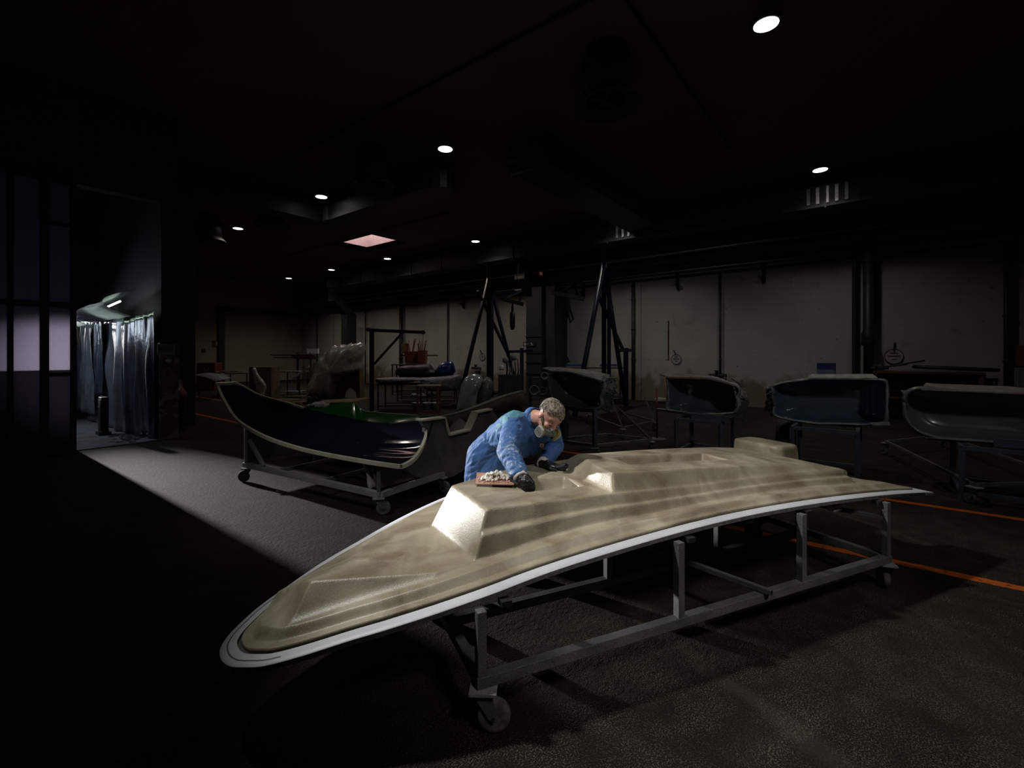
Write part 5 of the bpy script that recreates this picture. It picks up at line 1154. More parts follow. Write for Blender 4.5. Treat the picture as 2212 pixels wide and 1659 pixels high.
# tables and benches
T1 = table('long steel table with a pale upturned mould, right of the blue jib post', 813, 925, 829, 14.1, .9, 'steel_dark'); 
pillow('tray_mould', 'pale upturned tray mould lying on the long steel table by the jib post', 'mould', [(812, 817), (850, 815), (905, 816), (917, 820), (905, 822), (898, 824), (880, 827), (840, 828), (818, 827), (812, 823)], 14.4, .8, M['lamgrey'], it=0)
T2 = table('small wooden topped stool in front of the long grey mould', 898, 948, 833, 12.2, .5, 'wood', 'rust', 'stool', 'stool')
for k_, (px, lab) in enumerate(((900, 'left paint splashed pale bucket under the small stool'), (922, 'middle paint splashed pale bucket under the small stool'), (942, 'right paint splashed pale bucket beside the small stool'))):
    p = WZ(px, 890); p.z = 0; t = thing('bucket', lab, 'bucket', p, 'paint splashed buckets by the stool')
    MB().lathe(p, [(0, 0), (.105, 0), (.125, .26), (.135, .27), (.125, .28), (.11, .27), (.10, .02), (0, .02)], 20).build('pail', mat('splashed pail', (.25, .25, .24), (.45, .45, .44), .5, scale=14), t, True)
cb_ = WZ(920, 876); cb_.z = .34; b = MB()
for k_ in range(16): b.ell(cb_ + RT * ((k_ * 7 % 16) / 16 - .5) * .8 + V(0, 0, .03 * math.sin(k_ * 2)) - FW * (.1 * (k_ % 3)), ((.10, 0, 0), (0, .12, 0), (0, .03, .04)), 10, 6)
tag(remesh(b, 'stained_rag', M['lamgrey'], None, .015, 1), 'stiff pale rag draped over the buckets by the stool', 'rag')
T3 = table('brown bench against the wall carrying the two red bins', 845, 918, 787, 19.5, .8, 'wood_dark'); 
rndb = random.Random(4)
for k_, (x0, x1, y0_, y1_, lab) in enumerate(((877, 903, 759, 786, 'left red brown bin with sticks on the bench'), (905, 921, 757, 786, 'right narrower red brown bin with sticks on the bench'))):
    dd = 19.3 - k_ * .1; a = W(x0, y1_, dd); e = W(x1, y1_, dd); tp = W(x0, y0_, dd).z; c_ = (a + e) / 2; w_ = (e - a).length; h_ = tp - a.z
    t = thing('scrap_bin', lab, 'bin', c_); b = MB()
    for s_, q_ in ((0, 1), (1, 0)): pass
    Rz = Matrix.Rotation(math.atan2(RT.y, RT.x), 4, 'Z')
    lo = [c_ + Rz @ V(i * w_ * .42, j * .22, 0) for i, j in ((-1, -1), (1, -1), (1, 1), (-1, 1))]; hi = [c_ + Rz @ V(i * w_ * .5, j * .27, h_) for i, j in ((-1, -1), (1, -1), (1, 1), (-1, 1))]
    b.add(lo + hi, [(3, 2, 1, 0), (0, 1, 5, 4), (1, 2, 6, 5), (2, 3, 7, 6), (3, 0, 4, 7)]); b.build('bin_body', M['rust'], t, solid=.02)
    n_ = 7 if k_ == 0 else 5
    for q_ in range(n_):
        p = c_ + Rz @ V(rndb.uniform(-.35, .35) * w_, rndb.uniform(-.1, .1), .05); l = h_ + rndb.uniform(.2, .5); tilt_ = Rz @ V(rndb.uniform(-.12, .12), 0, 0)
        s = MB().beam(p, p + V(0, 0, l) + tilt_ * l * 2, rndb.uniform(.02, .05)).build('wooden_stick', M['wood'] if q_ % 2 else M['rust']); tag(s, 'wooden offcut stick standing in the %s red brown bin' % ('left' if k_ == 0 else 'right'), 'stick', 'wooden sticks in the red bins')
a = W(875, 757, 19.4); s = MB().box(a + V(0, 0, .08), (.3, .08, .42), rz=math.atan2(RT.y, RT.x)).build('board_offcut', M['wood']); tag(s, 'pale square board offcut sticking out of the left red bin', 'board')
tag(MB().beam(W(870, 768, 19.9), W(946, 768, 19.9), .06, .06).build('shelf_plank', M['wood_dark']), 'short brown plank shelf on the wall behind the red bins', 'shelf')
# left clutter
ca = WZ(425, 866); ca.z = 0; cs = thing('curved_panel', 'pale arched panel resting on thin legs before the red chest', 'panel', ca)
arc_ = []
for i in range(17):
    t = i / 16; arc_.append((lerp(382, 466, t), 822 - 14 * math.sin(math.pi * (t * .8 + .18)) ** 1 + 12 * (1 - t) * .2))
dd = 17.0; r0 = [W(x, y + 2, dd) for x, y in arc_]; r1_ = [p + FW * .9 + V(0, 0, .06) for p in r0]
MB().grid([r0, r1_]).build('arched_sheet', M['lamgrey'], cs, True, solid=.03)
for px in (398, 455):
    p = W(px, 822, dd); MB().beam(V(p.x, p.y, 0), V(p.x, p.y, p.z), .03).build('leg', M['steel'], cs); p = p + FW * .8; MB().beam(V(p.x, p.y, 0), V(p.x, p.y, p.z), .03).build('leg', M['steel'], cs)
h0 = W(444, 818, 22); hc = thing('hose_chest', 'dark red chest with a white letter H near the end wall', 'chest', V(h0.x, h0.y, 0))
zt_ = W(444, 784, 22).z; Rz = Matrix.Rotation(math.atan2(RT.y, RT.x), 4, 'Z'); b = MB(); b.box(V(h0.x, h0.y, zt_ / 2) + FW * .3, (.88, .6, zt_), rz=math.atan2(RT.y, RT.x)); b.build('chest_body', M['red'], hc, bevel=.03)
text('H', .34, M['white'], 'letter', hc, W(446, 800, 21.98), Matrix(((RT.x, 0, TC.x, 0), (RT.y, 0, TC.y, 0), (0, 1, 0, 0), (0, 0, 0, 1))))
rs_ = WY(467, 742, YE - .02); sg = thing('wall_sign', 'small red sign with pale symbol beside the end wall door', 'sign', rs_); MB().box(rs_, (.42, .03, .40)).build('sign_plate', M['red'], sg); MB().box(rs_ + V(.05, -.02, .0), (.14, .01, .24)).build('symbol', M['paper'], sg)
tag(MB().box(WY(440, 757, YE - .03), (.18, .05, .2)).build('wall_switch', M['steel_dark']), 'small dark switch on the end wall above the red chest', 'switch')
table('cluttered bench with papers left of the brown draped crate', 468, 534, 806, 19, .9, 'cardboard', name='bench', cat='bench', shelf=True)
rp_ = random.Random(9)
for k_ in range(5):
    p = W(478 + k_ * 11, 804 - (k_ % 2), 19.2); s = MB().box(p + V(0, 0, .03), (.42, .35, .02), rz=rp_.uniform(-1, 1)).build('laminate_sheet', M['lamgrey'] if k_ % 2 == 0 else M['wood']); tag(s, 'thin sheet lying on the cluttered bench near the end wall', 'sheet', 'sheets on the cluttered bench')
pillow('folded_cover', 'pale folded cover hanging over the lower left of the cluttered bench', 'cover', [(463, 808), (480, 806), (490, 812), (482, 820), (464, 824)], 18.2, .3, M['lambrown'])
cr_ = thing('crate', 'tall brown crate with clear film hanging from its corner', 'crate', WZ(566, 862)); cr_.location.z = 0
a = W(540, 845, 16.2); b = MB(); zt_ = W(560, 793, 16.2).z; c_ = W(562, 845, 16.2); b.box(V(c_.x, c_.y, zt_ / 2) + FW * .3, (.78, .6, zt_), rz=math.atan2(RT.y, RT.x)); b.build('crate_body', M['cardboard'], cr_)
pillow('hanging_film', '', '', [(545, 793), (552, 792), (556, 805), (566, 820), (575, 835), (570, 866), (560, 868), (552, 840), (548, 815)], 15.9, .14, M['film'], par=cr_, disp=.05, tag_=False)
table('wide bench with brown top and film over its right corner, left of the wrapped form', 598, 648, 802, 17.7, .8, 'cardboard', name='bench', cat='bench', shelf=True)
pillow('plastic_sheet', 'strip of clear film rising from the bench left of the wrapped form', 'film', [(632, 812), (645, 805), (660, 798), (669, 789), (668, 795), (655, 806), (642, 815), (632, 822)], 17.5, .12, M['film'], disp=.03)
for k_, (px, py) in enumerate(((622, 852), (634, 856), (642, 850), (628, 859))):
    p = WZ(px, py + 16); p.z = .10 + .035 * (k_ % 3); s = MB().box(p, (.95, .14, .03), rz=math.atan2(RT.y, RT.x) + .2 * (k_ - 1.5)).build('loose_plank', M['wood']); tag(s, 'loose orange brown plank on the low pile left of the wrapped form', 'plank', 'loose planks on the low pile')
pp = WZ(635, 871); pp.z = 0; tag(MB().box((pp.x, pp.y, .045), (.9, .7, .085), rz=-.5).build('pallet', M['wood_dark']), 'low dark pallet under the loose planks', 'pallet')
# cantilever rack with red arms
rk = thing('cantilever_rack', 'rack with red brown arms holding long bars above the benches', 'rack', V(*W(655, 800, 21).xy, 0)); dd = 21
for px in (643, 671): p = W(px, 762, dd); MB().beam(V(p.x, p.y, 0), p, .10).build('upright', M['steel_dark'], rk)
MB().beam(W(632, 769, dd), W(680, 770, dd), .13).build('arm', M['red'], rk); MB().beam(W(636, 774, dd), W(684, 774, dd), .06).build('arm', M['red'], rk)
for k_, (x0, x1, y) in enumerate(((585, 675, 767), (592, 670, 772.5))): tag(MB().beam(W(x0, y, dd - .3), W(x1, y, dd - .3), .05).build('long_bar', M['steel_dark']), ['upper long dark bar lying on the rack arms', 'lower long dark bar lying on the rack arms'][k_], 'bar')
tag(MB().box(W(676, 758.5, 21), (.5, .1, .22), rz=math.atan2(RT.y, RT.x)).build('light_box', M['white']), 'small pale box behind the top left of the wrapped form', 'box')
# middle background, behind the gantry
table('dark bench with blue bars behind the gantry\'s right leg', 1208, 1352, 794, 15.6, .7, 'wood_dark', name='bench', cat='bench', shelf=True)
for k_, (x0, x1) in enumerate(((1222, 1262), (1296, 1332))): tag(MB().beam(W(x0, 789, 15.7), W(x1, 789, 15.7), .10, .07).build('blue_bar', mat('bright blue bar', (.01, .05, .22))), ['left blue bar lying on the bench behind the gantry', 'right blue bar lying on the bench behind the gantry'][k_], 'bar')
machine = thing('workshop_machine', 'cluttered dark machine with pipes between the gantry leg and the green column', 'machine', V(*W(1105, 830, 15.8).xy, 0))
b = MB(); c_ = W(1102, 840, 15.8); MB().box((c_.x, c_.y, .5), (.8, .6, 1.0), rz=-.9).build('cabinet', M['steel_dark'], machine)
for k_, (x, y, h_) in enumerate(((1094, 775, .03), (1105, 768, .02), (1112, 780, .025), (1100, 785, .03), (1118, 776, .02))): MB().tube([W(x, y, 15.6), W(x + 2, 800, 15.6), W(x - 3, 830, 15.6)], h_, 8).build('pipe', M['alu'] if k_ % 2 else M['steel_dark'], machine, True)
for k_, (x, y) in enumerate(((1092, 778), (1110, 772))): MB().lathe(W(x, y, 15.5), [(0, -.05), (.10, -.05), (.11, 0), (.10, .06), (0, .06)], 14, FW).build('gauge', M['lamgrey'], machine, True)
tag(MB().lathe(W(1083, 800, 15), [(.07, 0), (.07, .17), (0, .17)], 14).build('jar', M['white'], None, True), 'small white jar left of the dark workshop machine', 'jar')
rk2 = thing('parts_shelf', 'dark shelf with coiled hoses behind the shell mould at the worker\'s back', 'shelf', V(*W(1172, 850, 12.5).xy, 0))
c_ = W(1172, 850, 12.5)
for z in (.15, .6, 1.05): MB().box((c_.x, c_.y, z), (.7, .5, .03), rz=-.9).build('shelf_board', M['steel_dark'], rk2)
for i in (-1, 1):
    for j in (-1, 1): q = Matrix.Rotation(-.9, 4, 'Z') @ V(i * .33, j * .23, 0); MB().beam((c_.x + q.x, c_.y + q.y, 0), (c_.x + q.x, c_.y + q.y, 1.15), .04).build('upright', M['steel_dark'], rk2)
for k_, (x, y, r_) in enumerate(((1154, 843, .12), (1173, 845, .10), (1176, 812, .09))):
    p = W(x, y, 12.2); s = MB()
    for q in range(3): s.tube([p + FW * q * .04 + (RT * math.cos(t) + V(0, 0, math.sin(t))) * (r_ - q * .012) for t in [2 * math.pi * i / 20 for i in range(21)]], .012, 6, False)
    tag(s.build('coiled_hose', M['lamgrey'] if k_ != 1 else M['rubber'], None, True), ['pale coiled hose lowest on the dark parts shelf', 'dark coiled hose beside the pale coil on the parts shelf', 'small pale coil on the top of the parts shelf'][k_], 'hose')
# long bench right
RB = thing('wall_bench', 'long dark brown bench along the wall behind the blue shell mould', 'bench', (15.7, .5, 0))
y0_ = WX(1886, 800, 15.4).y; y1_ = WX(2128, 800, 15.4).y; zt_ = WX(2000, 803, 15.4).z
MB().span((15.3, y1_, zt_ - .05), (16.2, y0_, zt_)).build('tabletop', M['wood_dark'], RB); MB().span((15.35, y1_ + .05, .55), (16.1, y0_ - .05, .58)).build('shelf', M['wood_dark'], RB)
MB().span((16.1, y1_, .05), (16.14, y0_, zt_ - .05)).build('back_panel', M['wood_dark'], RB)
for y in (y0_ - .05, y1_ + .05):
    for x in (15.36, 16.1): MB().beam((x, y, 0), (x, y, zt_ - .05), .09).build('leg', M['wood_dark'], RB)
for k_ in range(3): tag(MB().span((15.4, y0_ - 1.6 - k_ * .05, zt_ + .012 * k_ + .002), (15.95, y0_ - .5 - k_ * .1, zt_ + .012 * k_ + .012)).build('white_sheet', mat('grey white sheet', (.2, .21, .24), (.25, .26, .28), .6)), ['bottom sheet of the pale stack on the long wall bench', 'middle sheet of the pale stack on the long wall bench', 'top sheet of the pale stack on the long wall bench'][k_], 'sheet')
b = MB(); ring_ = []
cc = V(15.75, (WX(2062, 800, 15.7).y), zt_ + .085)
for i in range(33): t = 2 * math.pi * i / 32; ring_.append(cc + V(.28 * math.sin(t), .75 * math.cos(t), .03 * math.cos(t)))
b.tube(ring_, .045, 10, False); tag(b.build('seal_ring', M['black'], None, True), 'large black oval seal ring lying on the long wall bench', 'ring')
for k_, (x0, yy0, x1, yy1) in enumerate(((1890, 796, 1998, 779), (1895, 794, 1960, 787), (1883, 788, 1925, 792))):
    tag(MB().tube([WX(x0, yy0, 15.6), WX(x1, yy1, 15.6)], .02, 8).build('metal_rod', M['steel_dark'], None, True), ['longest rod sticking up from the left of the wall bench', 'second rod lying across the sheets on the wall bench', 'short rod at the left end of the wall bench'][k_], 'rod')
b = MB()
for k_ in range(12): p = WX(1888 + (k_ * 17 % 26), 796 - (k_ * 5 % 7), 15.5); b.ell(p, ((.05, 0, 0), (0, .08, .01), (0, 0, .04)), 8, 6)
tag(remesh(b, 'scrap_heap', M['steel_dark'], None, .02, 0), 'tangle of dark scrap at the left end of the wall bench', 'scrap', kind='stuff')
# carton above the blue mould
c_ = WX(1785, 797, 13.5); cbx = thing('carton', 'blue and pale printed carton seen above the blue shell mould', 'box', V(c_.x, c_.y, 0)); MB().box((c_.x, c_.y, .55), (.5, .6, 1.1)).build('plinth', M['black'], cbx)
za, zb_, zc = WX(1785, 810, 13.5).z, WX(1785, 798, 13.5).z, WX(1785, 784, 13.5).z
MB().box((c_.x, c_.y, (1.1 + zb_) / 2), (.3, .36, zb_ - 1.1)).build('lower_print', mat('pale print', (.12, .16, .24), (.2, .25, .33), .6, scale=30), cbx); MB().box((c_.x, c_.y, (zb_ + zc) / 2), (.3, .36, zc - zb_)).build('upper_print', mat('blue print', (.015, .03, .12), (.03, .06, .2), .5, scale=20), cbx)
# board and cabinet right edge
p = WX(2196, 768, XW - .05); q = WX(2180, 748, XW - .05); tag(MB().span((XW - .06, q.y - 1.3, WX(2180, 790, XW - .05).z), (XW - .01, q.y, WX(2180, 747, XW - .05).z)).build('notice_board', M['rust']), 'red brown board on the wall at the right picture edge', 'board')
tag(MB().span((XW - .5, q.y - 1.3, 0), (XW - .03, q.y - .08, WX(2180, 794, XW - .05).z)).build('steel_cabinet', M['lamgrey']), 'grey steel cabinet below the red brown board at the right edge', 'cabinet')
# valve groups on the wall
for px, py, lab in ((1545, 812, 'dark pipe valve on the wall between two shell moulds'), (2112, 822, 'dark pipe valve low on the wall at the right edge'), (1026, 796, 'dark pipe valve on the wall just left of the gantry leg')):
    p = WX(px, py, XW - .15); b = MB(); b.tube([p + V(0, -.35, .02), p + V(0, .2, .02)], .05, 8); b.lathe(p + V(0, -.05, 0), [(.05, 0), (.05, .15), (.09, .16), (.09, .19), (0, .19)], 12); b.tube([p + V(0, -.3, 0), p + V(0, -.3, -.25)], .05, 8); b.tube([p, p + V(.13, 0, 0)], .04, 8); tag(b.build('pipe_valve', M['steel_dark'], None, True), lab, 'valve')
# round notices with hooks, warning triangle, painted square
def disc(px, py, r_, lab, tilt):
    p = WX(px, py, XW - .02); t = thing('round_notice', lab, 'sign', p, 'round notices hanging on the long wall')
    MB().lathe(p, [(0, 0), (r_, 0), (r_, .012), (0, .012)], 30, (-1, 0, 0)).build('disc', M['plaster'], t); b = MB(); b.tube([p + V(-.014, r_ * math.cos(a_), r_ * math.sin(a_)) for a_ in [2 * math.pi * i / 30 for i in range(31)]], .008, 5, False); b.build('ring', M['black'], t)
    for z_, w_ in ((.45, .8), (.05, 1.3), (-.4, .5)): MB().span(p + V(-.018, -r_ * w_ / 2, r_ * z_ - .012), p + V(-.013, r_ * w_ / 2, r_ * z_ + .012)).build('text_line', M['steel_dark'], t)
    MB().beam(p + V(-.03, 0, r_ * .8), p + V(-.03, tilt, r_ * 1.9), .03).build('hook', M['black'], t)
disc(1461, 776, .17, 'round notice with dark ring beside the red marked square', .08); disc(1931, 770, .20, 'round notice on the wall above the long bench', -.02); disc(1042, 771, .17, 'round notice on the wall left of the gantry mast', .12)
p = WX(1224, 775, XW - .02); tw = thing('warning_sign', 'small black triangular warning sign behind the gantry', 'sign', p)
MB().prism([p + V(0, .16, -.12), p + V(0, -.16, -.12), p + V(0, 0, .16)], (-.01, 0, 0)).build('outer_triangle', M['black'], tw); MB().prism([p + V(-.011, .10, -.085), p + V(-.011, -.10, -.085), p + V(-.011, 0, .09)], (-.004, 0, 0)).build('inner_triangle', M['wood'], tw)
MB().span(p + V(-.02, -.012, -.04), p + V(-.015, .012, .04)).build('symbol', M['black'], tw)
M['redpaint'] = mat('dried red paint line', (.16, .012, .012), (.03, .012, .010), .8, scale=9, ramp=(.45, .55))
a = WX(1378, 700, XW - .004); e = WX(1444, 775, XW - .004); rq = random.Random(2); b = MB(); zt1, zb1 = WX(1412, 696, XW).z, WX(1412, 777, XW).z
def dash(y0, z0, y1, z1, w_): b.span((XW - .006, min(y0, y1) - w_, min(z0, z1) - w_), (XW - .0005, max(y0, y1) + w_, max(z0, z1) + w_))
z = zb1
while z < zt1: l = rq.uniform(.03, .12); dash(a.y, z, a.y + rq.uniform(-.01, .01), min(z + l, zt1), .010); z += l + rq.uniform(.02, .09)
z = zb1
while z < zt1: l = rq.uniform(.1, .22); dash(e.y, z, e.y, min(z + l, zt1), .025); z += l + .015
for zz in (zt1, zb1):
    y = e.y
    while y < a.y: l = rq.uniform(.04, .14); dash(y, zz, min(y + l, a.y), zz, .007) if rq.random() < .6 else None; y += l + rq.uniform(.03, .1)
sq = b.build('trim_7', M['redpaint']); sq['kind'] = 'structure'
# ================================================================ DOORWAY BAY: plastic curtain, heaters, signs
bayX = 2.66
M['curtain'] = mat('milky plastic sheeting', (.16, .18, .21), (.26, .29, .34), .25, scale=2.5, detail=6, coat=.5, coat_r=.2, bump=.5, bump_scale=9)
M['curtain_dk'] = mat('dark blue sheeting', (.06, .075, .11), (.10, .12, .17), .25, scale=2.5, coat=.6, coat_r=.15, bump=.5, bump_scale=9)
cu = thing('plastic_curtain', 'pale plastic sheeting in folds with lit film canopy on top, inside the doorway', 'curtain', (bayX, 13.8, 0))
def drape(y0, y1, z0, z1, m, amp, name, fr=9, x=bayX, seed=0, sag=0, lean=0, xs_=0):
    rows_ = []
    for i in range(23):
        u_ = i / 22; row = []
        for j in range(49):
            v_ = j / 48; y = lerp(y0, y1, v_); zz = lerp(z1(v_) if callable(z1) else z1, z0(v_) if callable(z0) else z0, u_); g = noise.noise(V(v_ * 3 + seed, u_ * 1.2, seed)); k2 = noise.noise(V(v_ * 11 + seed, u_ * 2.5 + v_ * 3, seed + 4))
            row.append(V(x + xs_ * v_ + amp * (math.sin(v_ * fr * math.pi + g * 4 + u_ * 1.2) * (.35 + .65 * u_) * .6 + k2 * .7) + lean * u_, y + .05 * g, zz))
        rows_.append(row)
    MB().grid(rows_).build(name, m, cu, True, solid=.003)
drape(12.6, 15.9, lambda v: .03 + .0 * v, lambda v: 2.45 + .12 * v, M['curtain'], .10, 'curtain_sheet', 8, seed=2)
drape(11.16, 12.7, .02, lambda v: 2.55 - .2 * v, M['curtain_dk'], .05, 'dark_sheet', 6, seed=5, x=bayX + .17, xs_=-.17)
drape(14.6, 16.4, .25, 2.5, M['curtain'], .07, 'rear_sheet', 3, seed=7, x=bayX - .14)
drape(13.9, 14.7, .75, 2.45, M['curtain_dk'], .05, 'dark_panel', 2, seed=9, x=bayX - .10)
# sagging film canopy above with tube light glowing through
cn = cu
M['glow'] = mat('lit film', (.5, .55, .48), rough=.4, trans=.0, emit=(.62, .80, .60), estr=.0)
rows_ = []
for i in range(13):
    u_ = i / 12; row = []
    for j in range(33):
        v_ = j / 32; y = lerp(11.4, 14.4, v_); row.append(V(bayX - .5 * math.sin(u_ * math.pi * .95) - .05, y, lerp(2.95 - .25 * v_, 2.42, u_) - .05 * math.sin(v_ * 7) * math.sin(u_ * 3) + .02 * noise.noise(V(v_ * 12, u_ * 6, 1))))
    rows_.append(row)
MB().grid(rows_).build('film_sheet', pane_mat('translucent film', (.12, .14, .15), .9), cn, True)
MB().tube([(bayX - .22, 11.75, 2.72), (bayX - .22, 13.1, 2.66)], .018, 10).build('tube_lamp', mat('tube lamp', (1, 1, 1), emit=(.75, 1, .78), estr=9), cn, True)
MB().tube([(bayX - .25, 15.2, 2.62), (bayX - .25, 16.3, 2.62)], .018, 10).build('tube_lamp', mat('tube lamp', (1, 1, 1), emit=(.75, 1, .78), estr=9), cn, True)
rows_ = [[V(bayX - .45 * math.sin(u_ * 3) - .05, lerp(15.0, 16.5, v_), lerp(2.82, 2.38, u_) + .03 * math.sin(v_ * 9)) for v_ in [j / 16 for j in range(17)]] for u_ in [i / 8 for i in range(9)]]
MB().grid(rows_).build('film_sheet', pane_mat('translucent film', (.12, .14, .15), .9), cn, True)
b = MB(); b.grid([[V(bayX - .5 + .5 * u_, 14.45 + .35 * v_, 2.5 + .5 * math.sin(math.pi * v_) * (1 - u_ * .3)) for u_ in (0, .5, 1)] for v_ in [i / 10 for i in range(11)]]); b.build('duct_hose', M['black'], cn, True, solid=.03)
# radiant heaters standing at the curtain
for (px, y1_, lab, s_) in ((284, 936, 'black upright panel heater nearest in the doorway', 1), (186, 906, 'thin upright frame heater farther back in the doorway', .95)):
    p = WZ(px, y1_ - 3); p.z = .006; p.x = min(p.x, 2.36); t = thing('panel_heater', lab, 'heater', p)
    h_ = .72 * s_; b = MB(); b.box(p + V(0, 0, .06 + h_ / 2), (.12, .26, h_)); b.build('case', M['black'], t, bevel=.01); b = MB(); b.box(p + V(-.065, 0, .06 + h_ / 2), (.01, .20, h_ * .85)); b.build('grille_panel', M['steel_dark'] if s_ == 1 else M['lamgrey'], t)
    MB().box(p + V(0, 0, .03), (.2, .3, .06)).build('foot', M['steel_dark'], t); MB().box(p + V(-.07, 0, .06 + h_ * .72), (.012, .22, .02)).build('bar', M['steel'], t)
b = MB(); rr_ = random.Random(8)
for k_ in range(26): p = WZ(262 + rr_.uniform(-25, 45), 951 + rr_.uniform(-8, 6)); b.box(p + V(0, 0, .02), (rr_.uniform(.03, .12), rr_.uniform(.02, .06), .012), rz=rr_.uniform(0, 3))
tag(b.build('film_scraps', M['curtain']), 'torn plastic scraps on the threshold at the foot of the curtain', 'scraps', kind='stuff')
# signs on the pier
sp = WY(359, 755, YD + .012); sg = thing('pier_sign', 'pale blue and white lettered sign on the chipped pier', 'sign', sp); w_ = .29
MB().box(sp, (w_, .01, .21)).build('sign_plate', mat('pale sign', (.20, .21, .20), (.17, .22, .24), .5, scale=5), sg)
for k_, (l_, z_) in enumerate(((.25, .035), (.23, .0), (.16, -.035))):
    x = sp.x - l_ / 2
    rr_ = random.Random(k_)
    MBk = MB()
    while x < sp.x + l_ / 2: q_ = rr_.uniform(.008, .018); MBk.span((x, YD - .002, sp.z + z_ - .010), (x + q_, YD + .005, sp.z + z_ + .010)); x += q_ + (.012 if rr_.random() < .15 else .004)
    MBk.build('text_line', mat('sign blue', (.02, .05, .16)), sg)
p = WY(363, 828, YD + .014); ns = thing('paper_notice', 'faded paper notice taped low on the chipped pier', 'notice', p); MB().box(p, (.22, .006, .30)).build('sheet', mat('yellowed paper', (.09, .09, .075), (.13, .125, .10), .8, scale=14), ns)
for k_ in range(6): MB().box(p + V(0, -.005, .10 - k_ * .04), (.15 - .02 * (k_ % 3), .003, .007)).build('text_line', M['steel_dark'], ns)
p = WY(364, 779, YD + .018); tag(MB().prism([p + V(a_, 0, c_) for a_, c_ in ((-.06, 0), (-.01, .035), (.06, .01), (.035, -.03), (-.02, -.035))], (0, -.004, 0)).build('torn_label', M['paper']), 'small torn white label under the lettered sign on the pier', 'label')
# second worker, mostly hidden by the pier, bending away
w2 = thing('person', 'person in red and navy jacket bending down, half hidden behind the chipped pier', 'person', (3.42, 12.0, 0))
b = MB(); B0 = V(3.42, 12.0, 0)
for s in (-.11, .12): b.cap(B0 + V(s, 0, .80), B0 + V(s, -.03, .45), .10, .075); b.cap(B0 + V(s, -.03, .45), B0 + V(s, .0, .10), .07, .055); b.cap(B0 + V(s, -.0, .05), B0 + V(s + .02, .2, .04), .05, .045)
tr2 = b
body2 = MB(); 
for s in (-.11, .12): body2.cap(B0 + V(s, 0, .80), B0 + V(s, -.03, .45), .08, .06); body2.cap(B0 + V(s, -.03, .45), B0 + V(s, 0, .1), .06, .045)
body2.cap(B0 + V(0, 0, .85), B0 + V(0, .35, 1.05), .13, .14); body2.cap(B0 + V(0, .35, 1.05), B0 + V(0, .52, 1.0), .06, .06); body2.sph(B0 + V(0, .60, .95), .10)
for s in (-.2, .2): body2.cap(B0 + V(s, .35, 1.02), B0 + V(s, .45, .75), .05, .04); body2.cap(B0 + V(s, .45, .75), B0 + V(s * .8, .5, .52), .04, .035)
for s in (-.16, .16):
    for k_ in range(4): body2.cap(B0 + V(s + (k_ - 1.5) * .018, .5, .48), B0 + V(s + (k_ - 1.5) * .02, .51, .40 + .008 * (k_ % 2)), .010, .008, 8)
    body2.cap(B0 + V(s, .5, .54), B0 + V(s, .5, .46), .03, .03); body2.cap(B0 + V(s * .8, .49, .50), B0 + V(s * .6, .49, .44), .012, .009, 8)
remesh(body2, 'body', M['skin'], w2, .012, 2)
remesh(tr2, 'trousers', mat('near black trousers', (.012, .012, .014)), w2, .014, 2)
b = MB(); b.cap(B0 + V(-.05, 0, .78), B0 + V(0, .33, 1.06), .16, .17); b.cap(B0 + V(.06, 0, .78), B0 + V(0, .33, 1.06), .16, .17)
for s in (-.2, .2): b.cap(B0 + V(s * .8, .33, 1.05), B0 + V(s, .45, .75), .08, .06); b.cap(B0 + V(s, .45, .75), B0 + V(s * .8, .5, .55), .06, .05)
M['jred'] = mat('dark red jacket', (.10, .008, .012), (.15, .015, .02), .6); M['navy'] = mat('navy cloth', (.01, .014, .05), (.015, .02, .07), .6)
remesh(b, 'jacket', [M['jred'], M['navy']], w2, .013, 3, None, lambda c: 1 if c.z > 1.05 else 0)
b = MB(); b.sph(B0 + V(0, .61, .98), .108); remesh(b, 'hair', M['steel_dark'], w2, .012, 1)
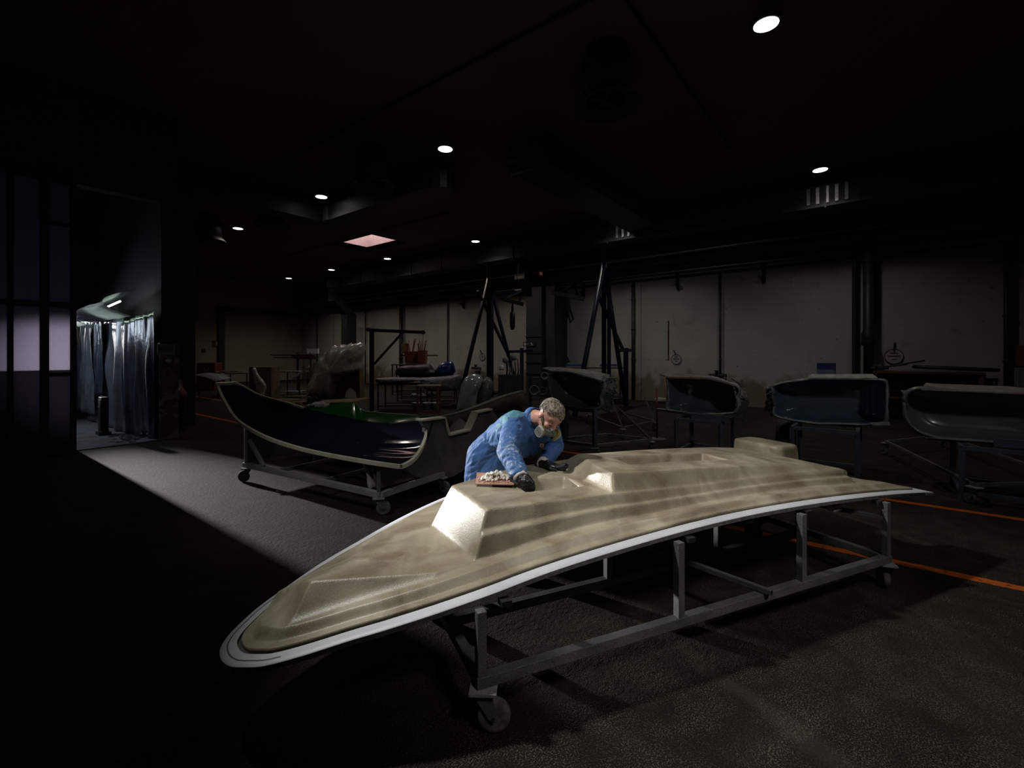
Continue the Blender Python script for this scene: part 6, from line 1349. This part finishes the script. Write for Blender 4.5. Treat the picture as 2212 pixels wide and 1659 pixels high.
# ================================================================ LIGHT
def spot(name, loc, tgt, power, size, ang, blend, color):
    l = bpy.data.lights.new(name, 'SPOT'); l.energy = power; l.shadow_soft_size = size; l.spot_size = ang; l.spot_blend = blend; l.color = color
    o = bpy.data.objects.new(name, l); COL.objects.link(o); o.location = loc
    o.rotation_euler = (Vector(tgt) - Vector(loc)).to_track_quat('-Z', 'Y').to_euler(); return o
def area(name, loc, tgt, power, sx, sy, color, spread=None):
    l = bpy.data.lights.new(name, 'AREA'); l.shape = 'RECTANGLE'; l.size = sx; l.size_y = sy; l.energy = power; l.color = color
    if spread: l.spread = spread
    o = bpy.data.objects.new(name, l); COL.objects.link(o); o.location = loc
    o.rotation_euler = (Vector(tgt) - Vector(loc)).to_track_quat('-Z', 'Y').to_euler(); return o
# added key and fill spots without fixtures, out of view, brightening mould and surroundings
spot('key_spot', (.2, 4.2, 5.9), (2.7, 1.0, .7), 1150, .16, math.radians(42), .7, (1, .97, .93))
spot('near_fill_spot', (.6, -3.0, 5.6), (2.9, .75, .6), 520, .5, math.radians(36), .9, (1, .95, .90))
spot('left_fill_spot', (-.8, 2.6, 5.6), (2.9, 4.7, .45), 260, .25, math.radians(30), 1.0, (1, .96, .92))  # added fill for the black hull's rim and trolley
spot('right_fill_spot', (1.2, -5, 5.9), (9.5, 2.0, 1.6), 300, .3, math.radians(50), 1.0, (.95, .97, 1))  # added fill for the shell moulds and the wall behind
# daylight falling in through the bay behind the sliding door
spot('bay_daylight', (1.45, 22.5, 3.2), (2.28, 1.0, 0), 27000, .14, math.radians(14.0), 1.0, (1, .98, .95))
area('pane_backlight', (.0, 14.4, 2.6), (.0, 11, 2.4), 7, 1.8, 1.0, (.8, .82, 1))  # added light behind the door panes, no window stands here
area('curtain_fill', (.6, 15.5, 2.6), (2.7, 13.2, 1.0), 9, 1.2, 1.0, (.72, .85, 1), 2.0)  # added light aimed at the plastic curtain, no window stands here
# skylight
area('skylight', ((sx0 + sx1) / 2, (sy0 + sy1) / 2, CH + 1.45), ((sx0 + sx1) / 2, (sy0 + sy1) / 2, 0), 60, 1.5, 2.5, (1, .85, .88))
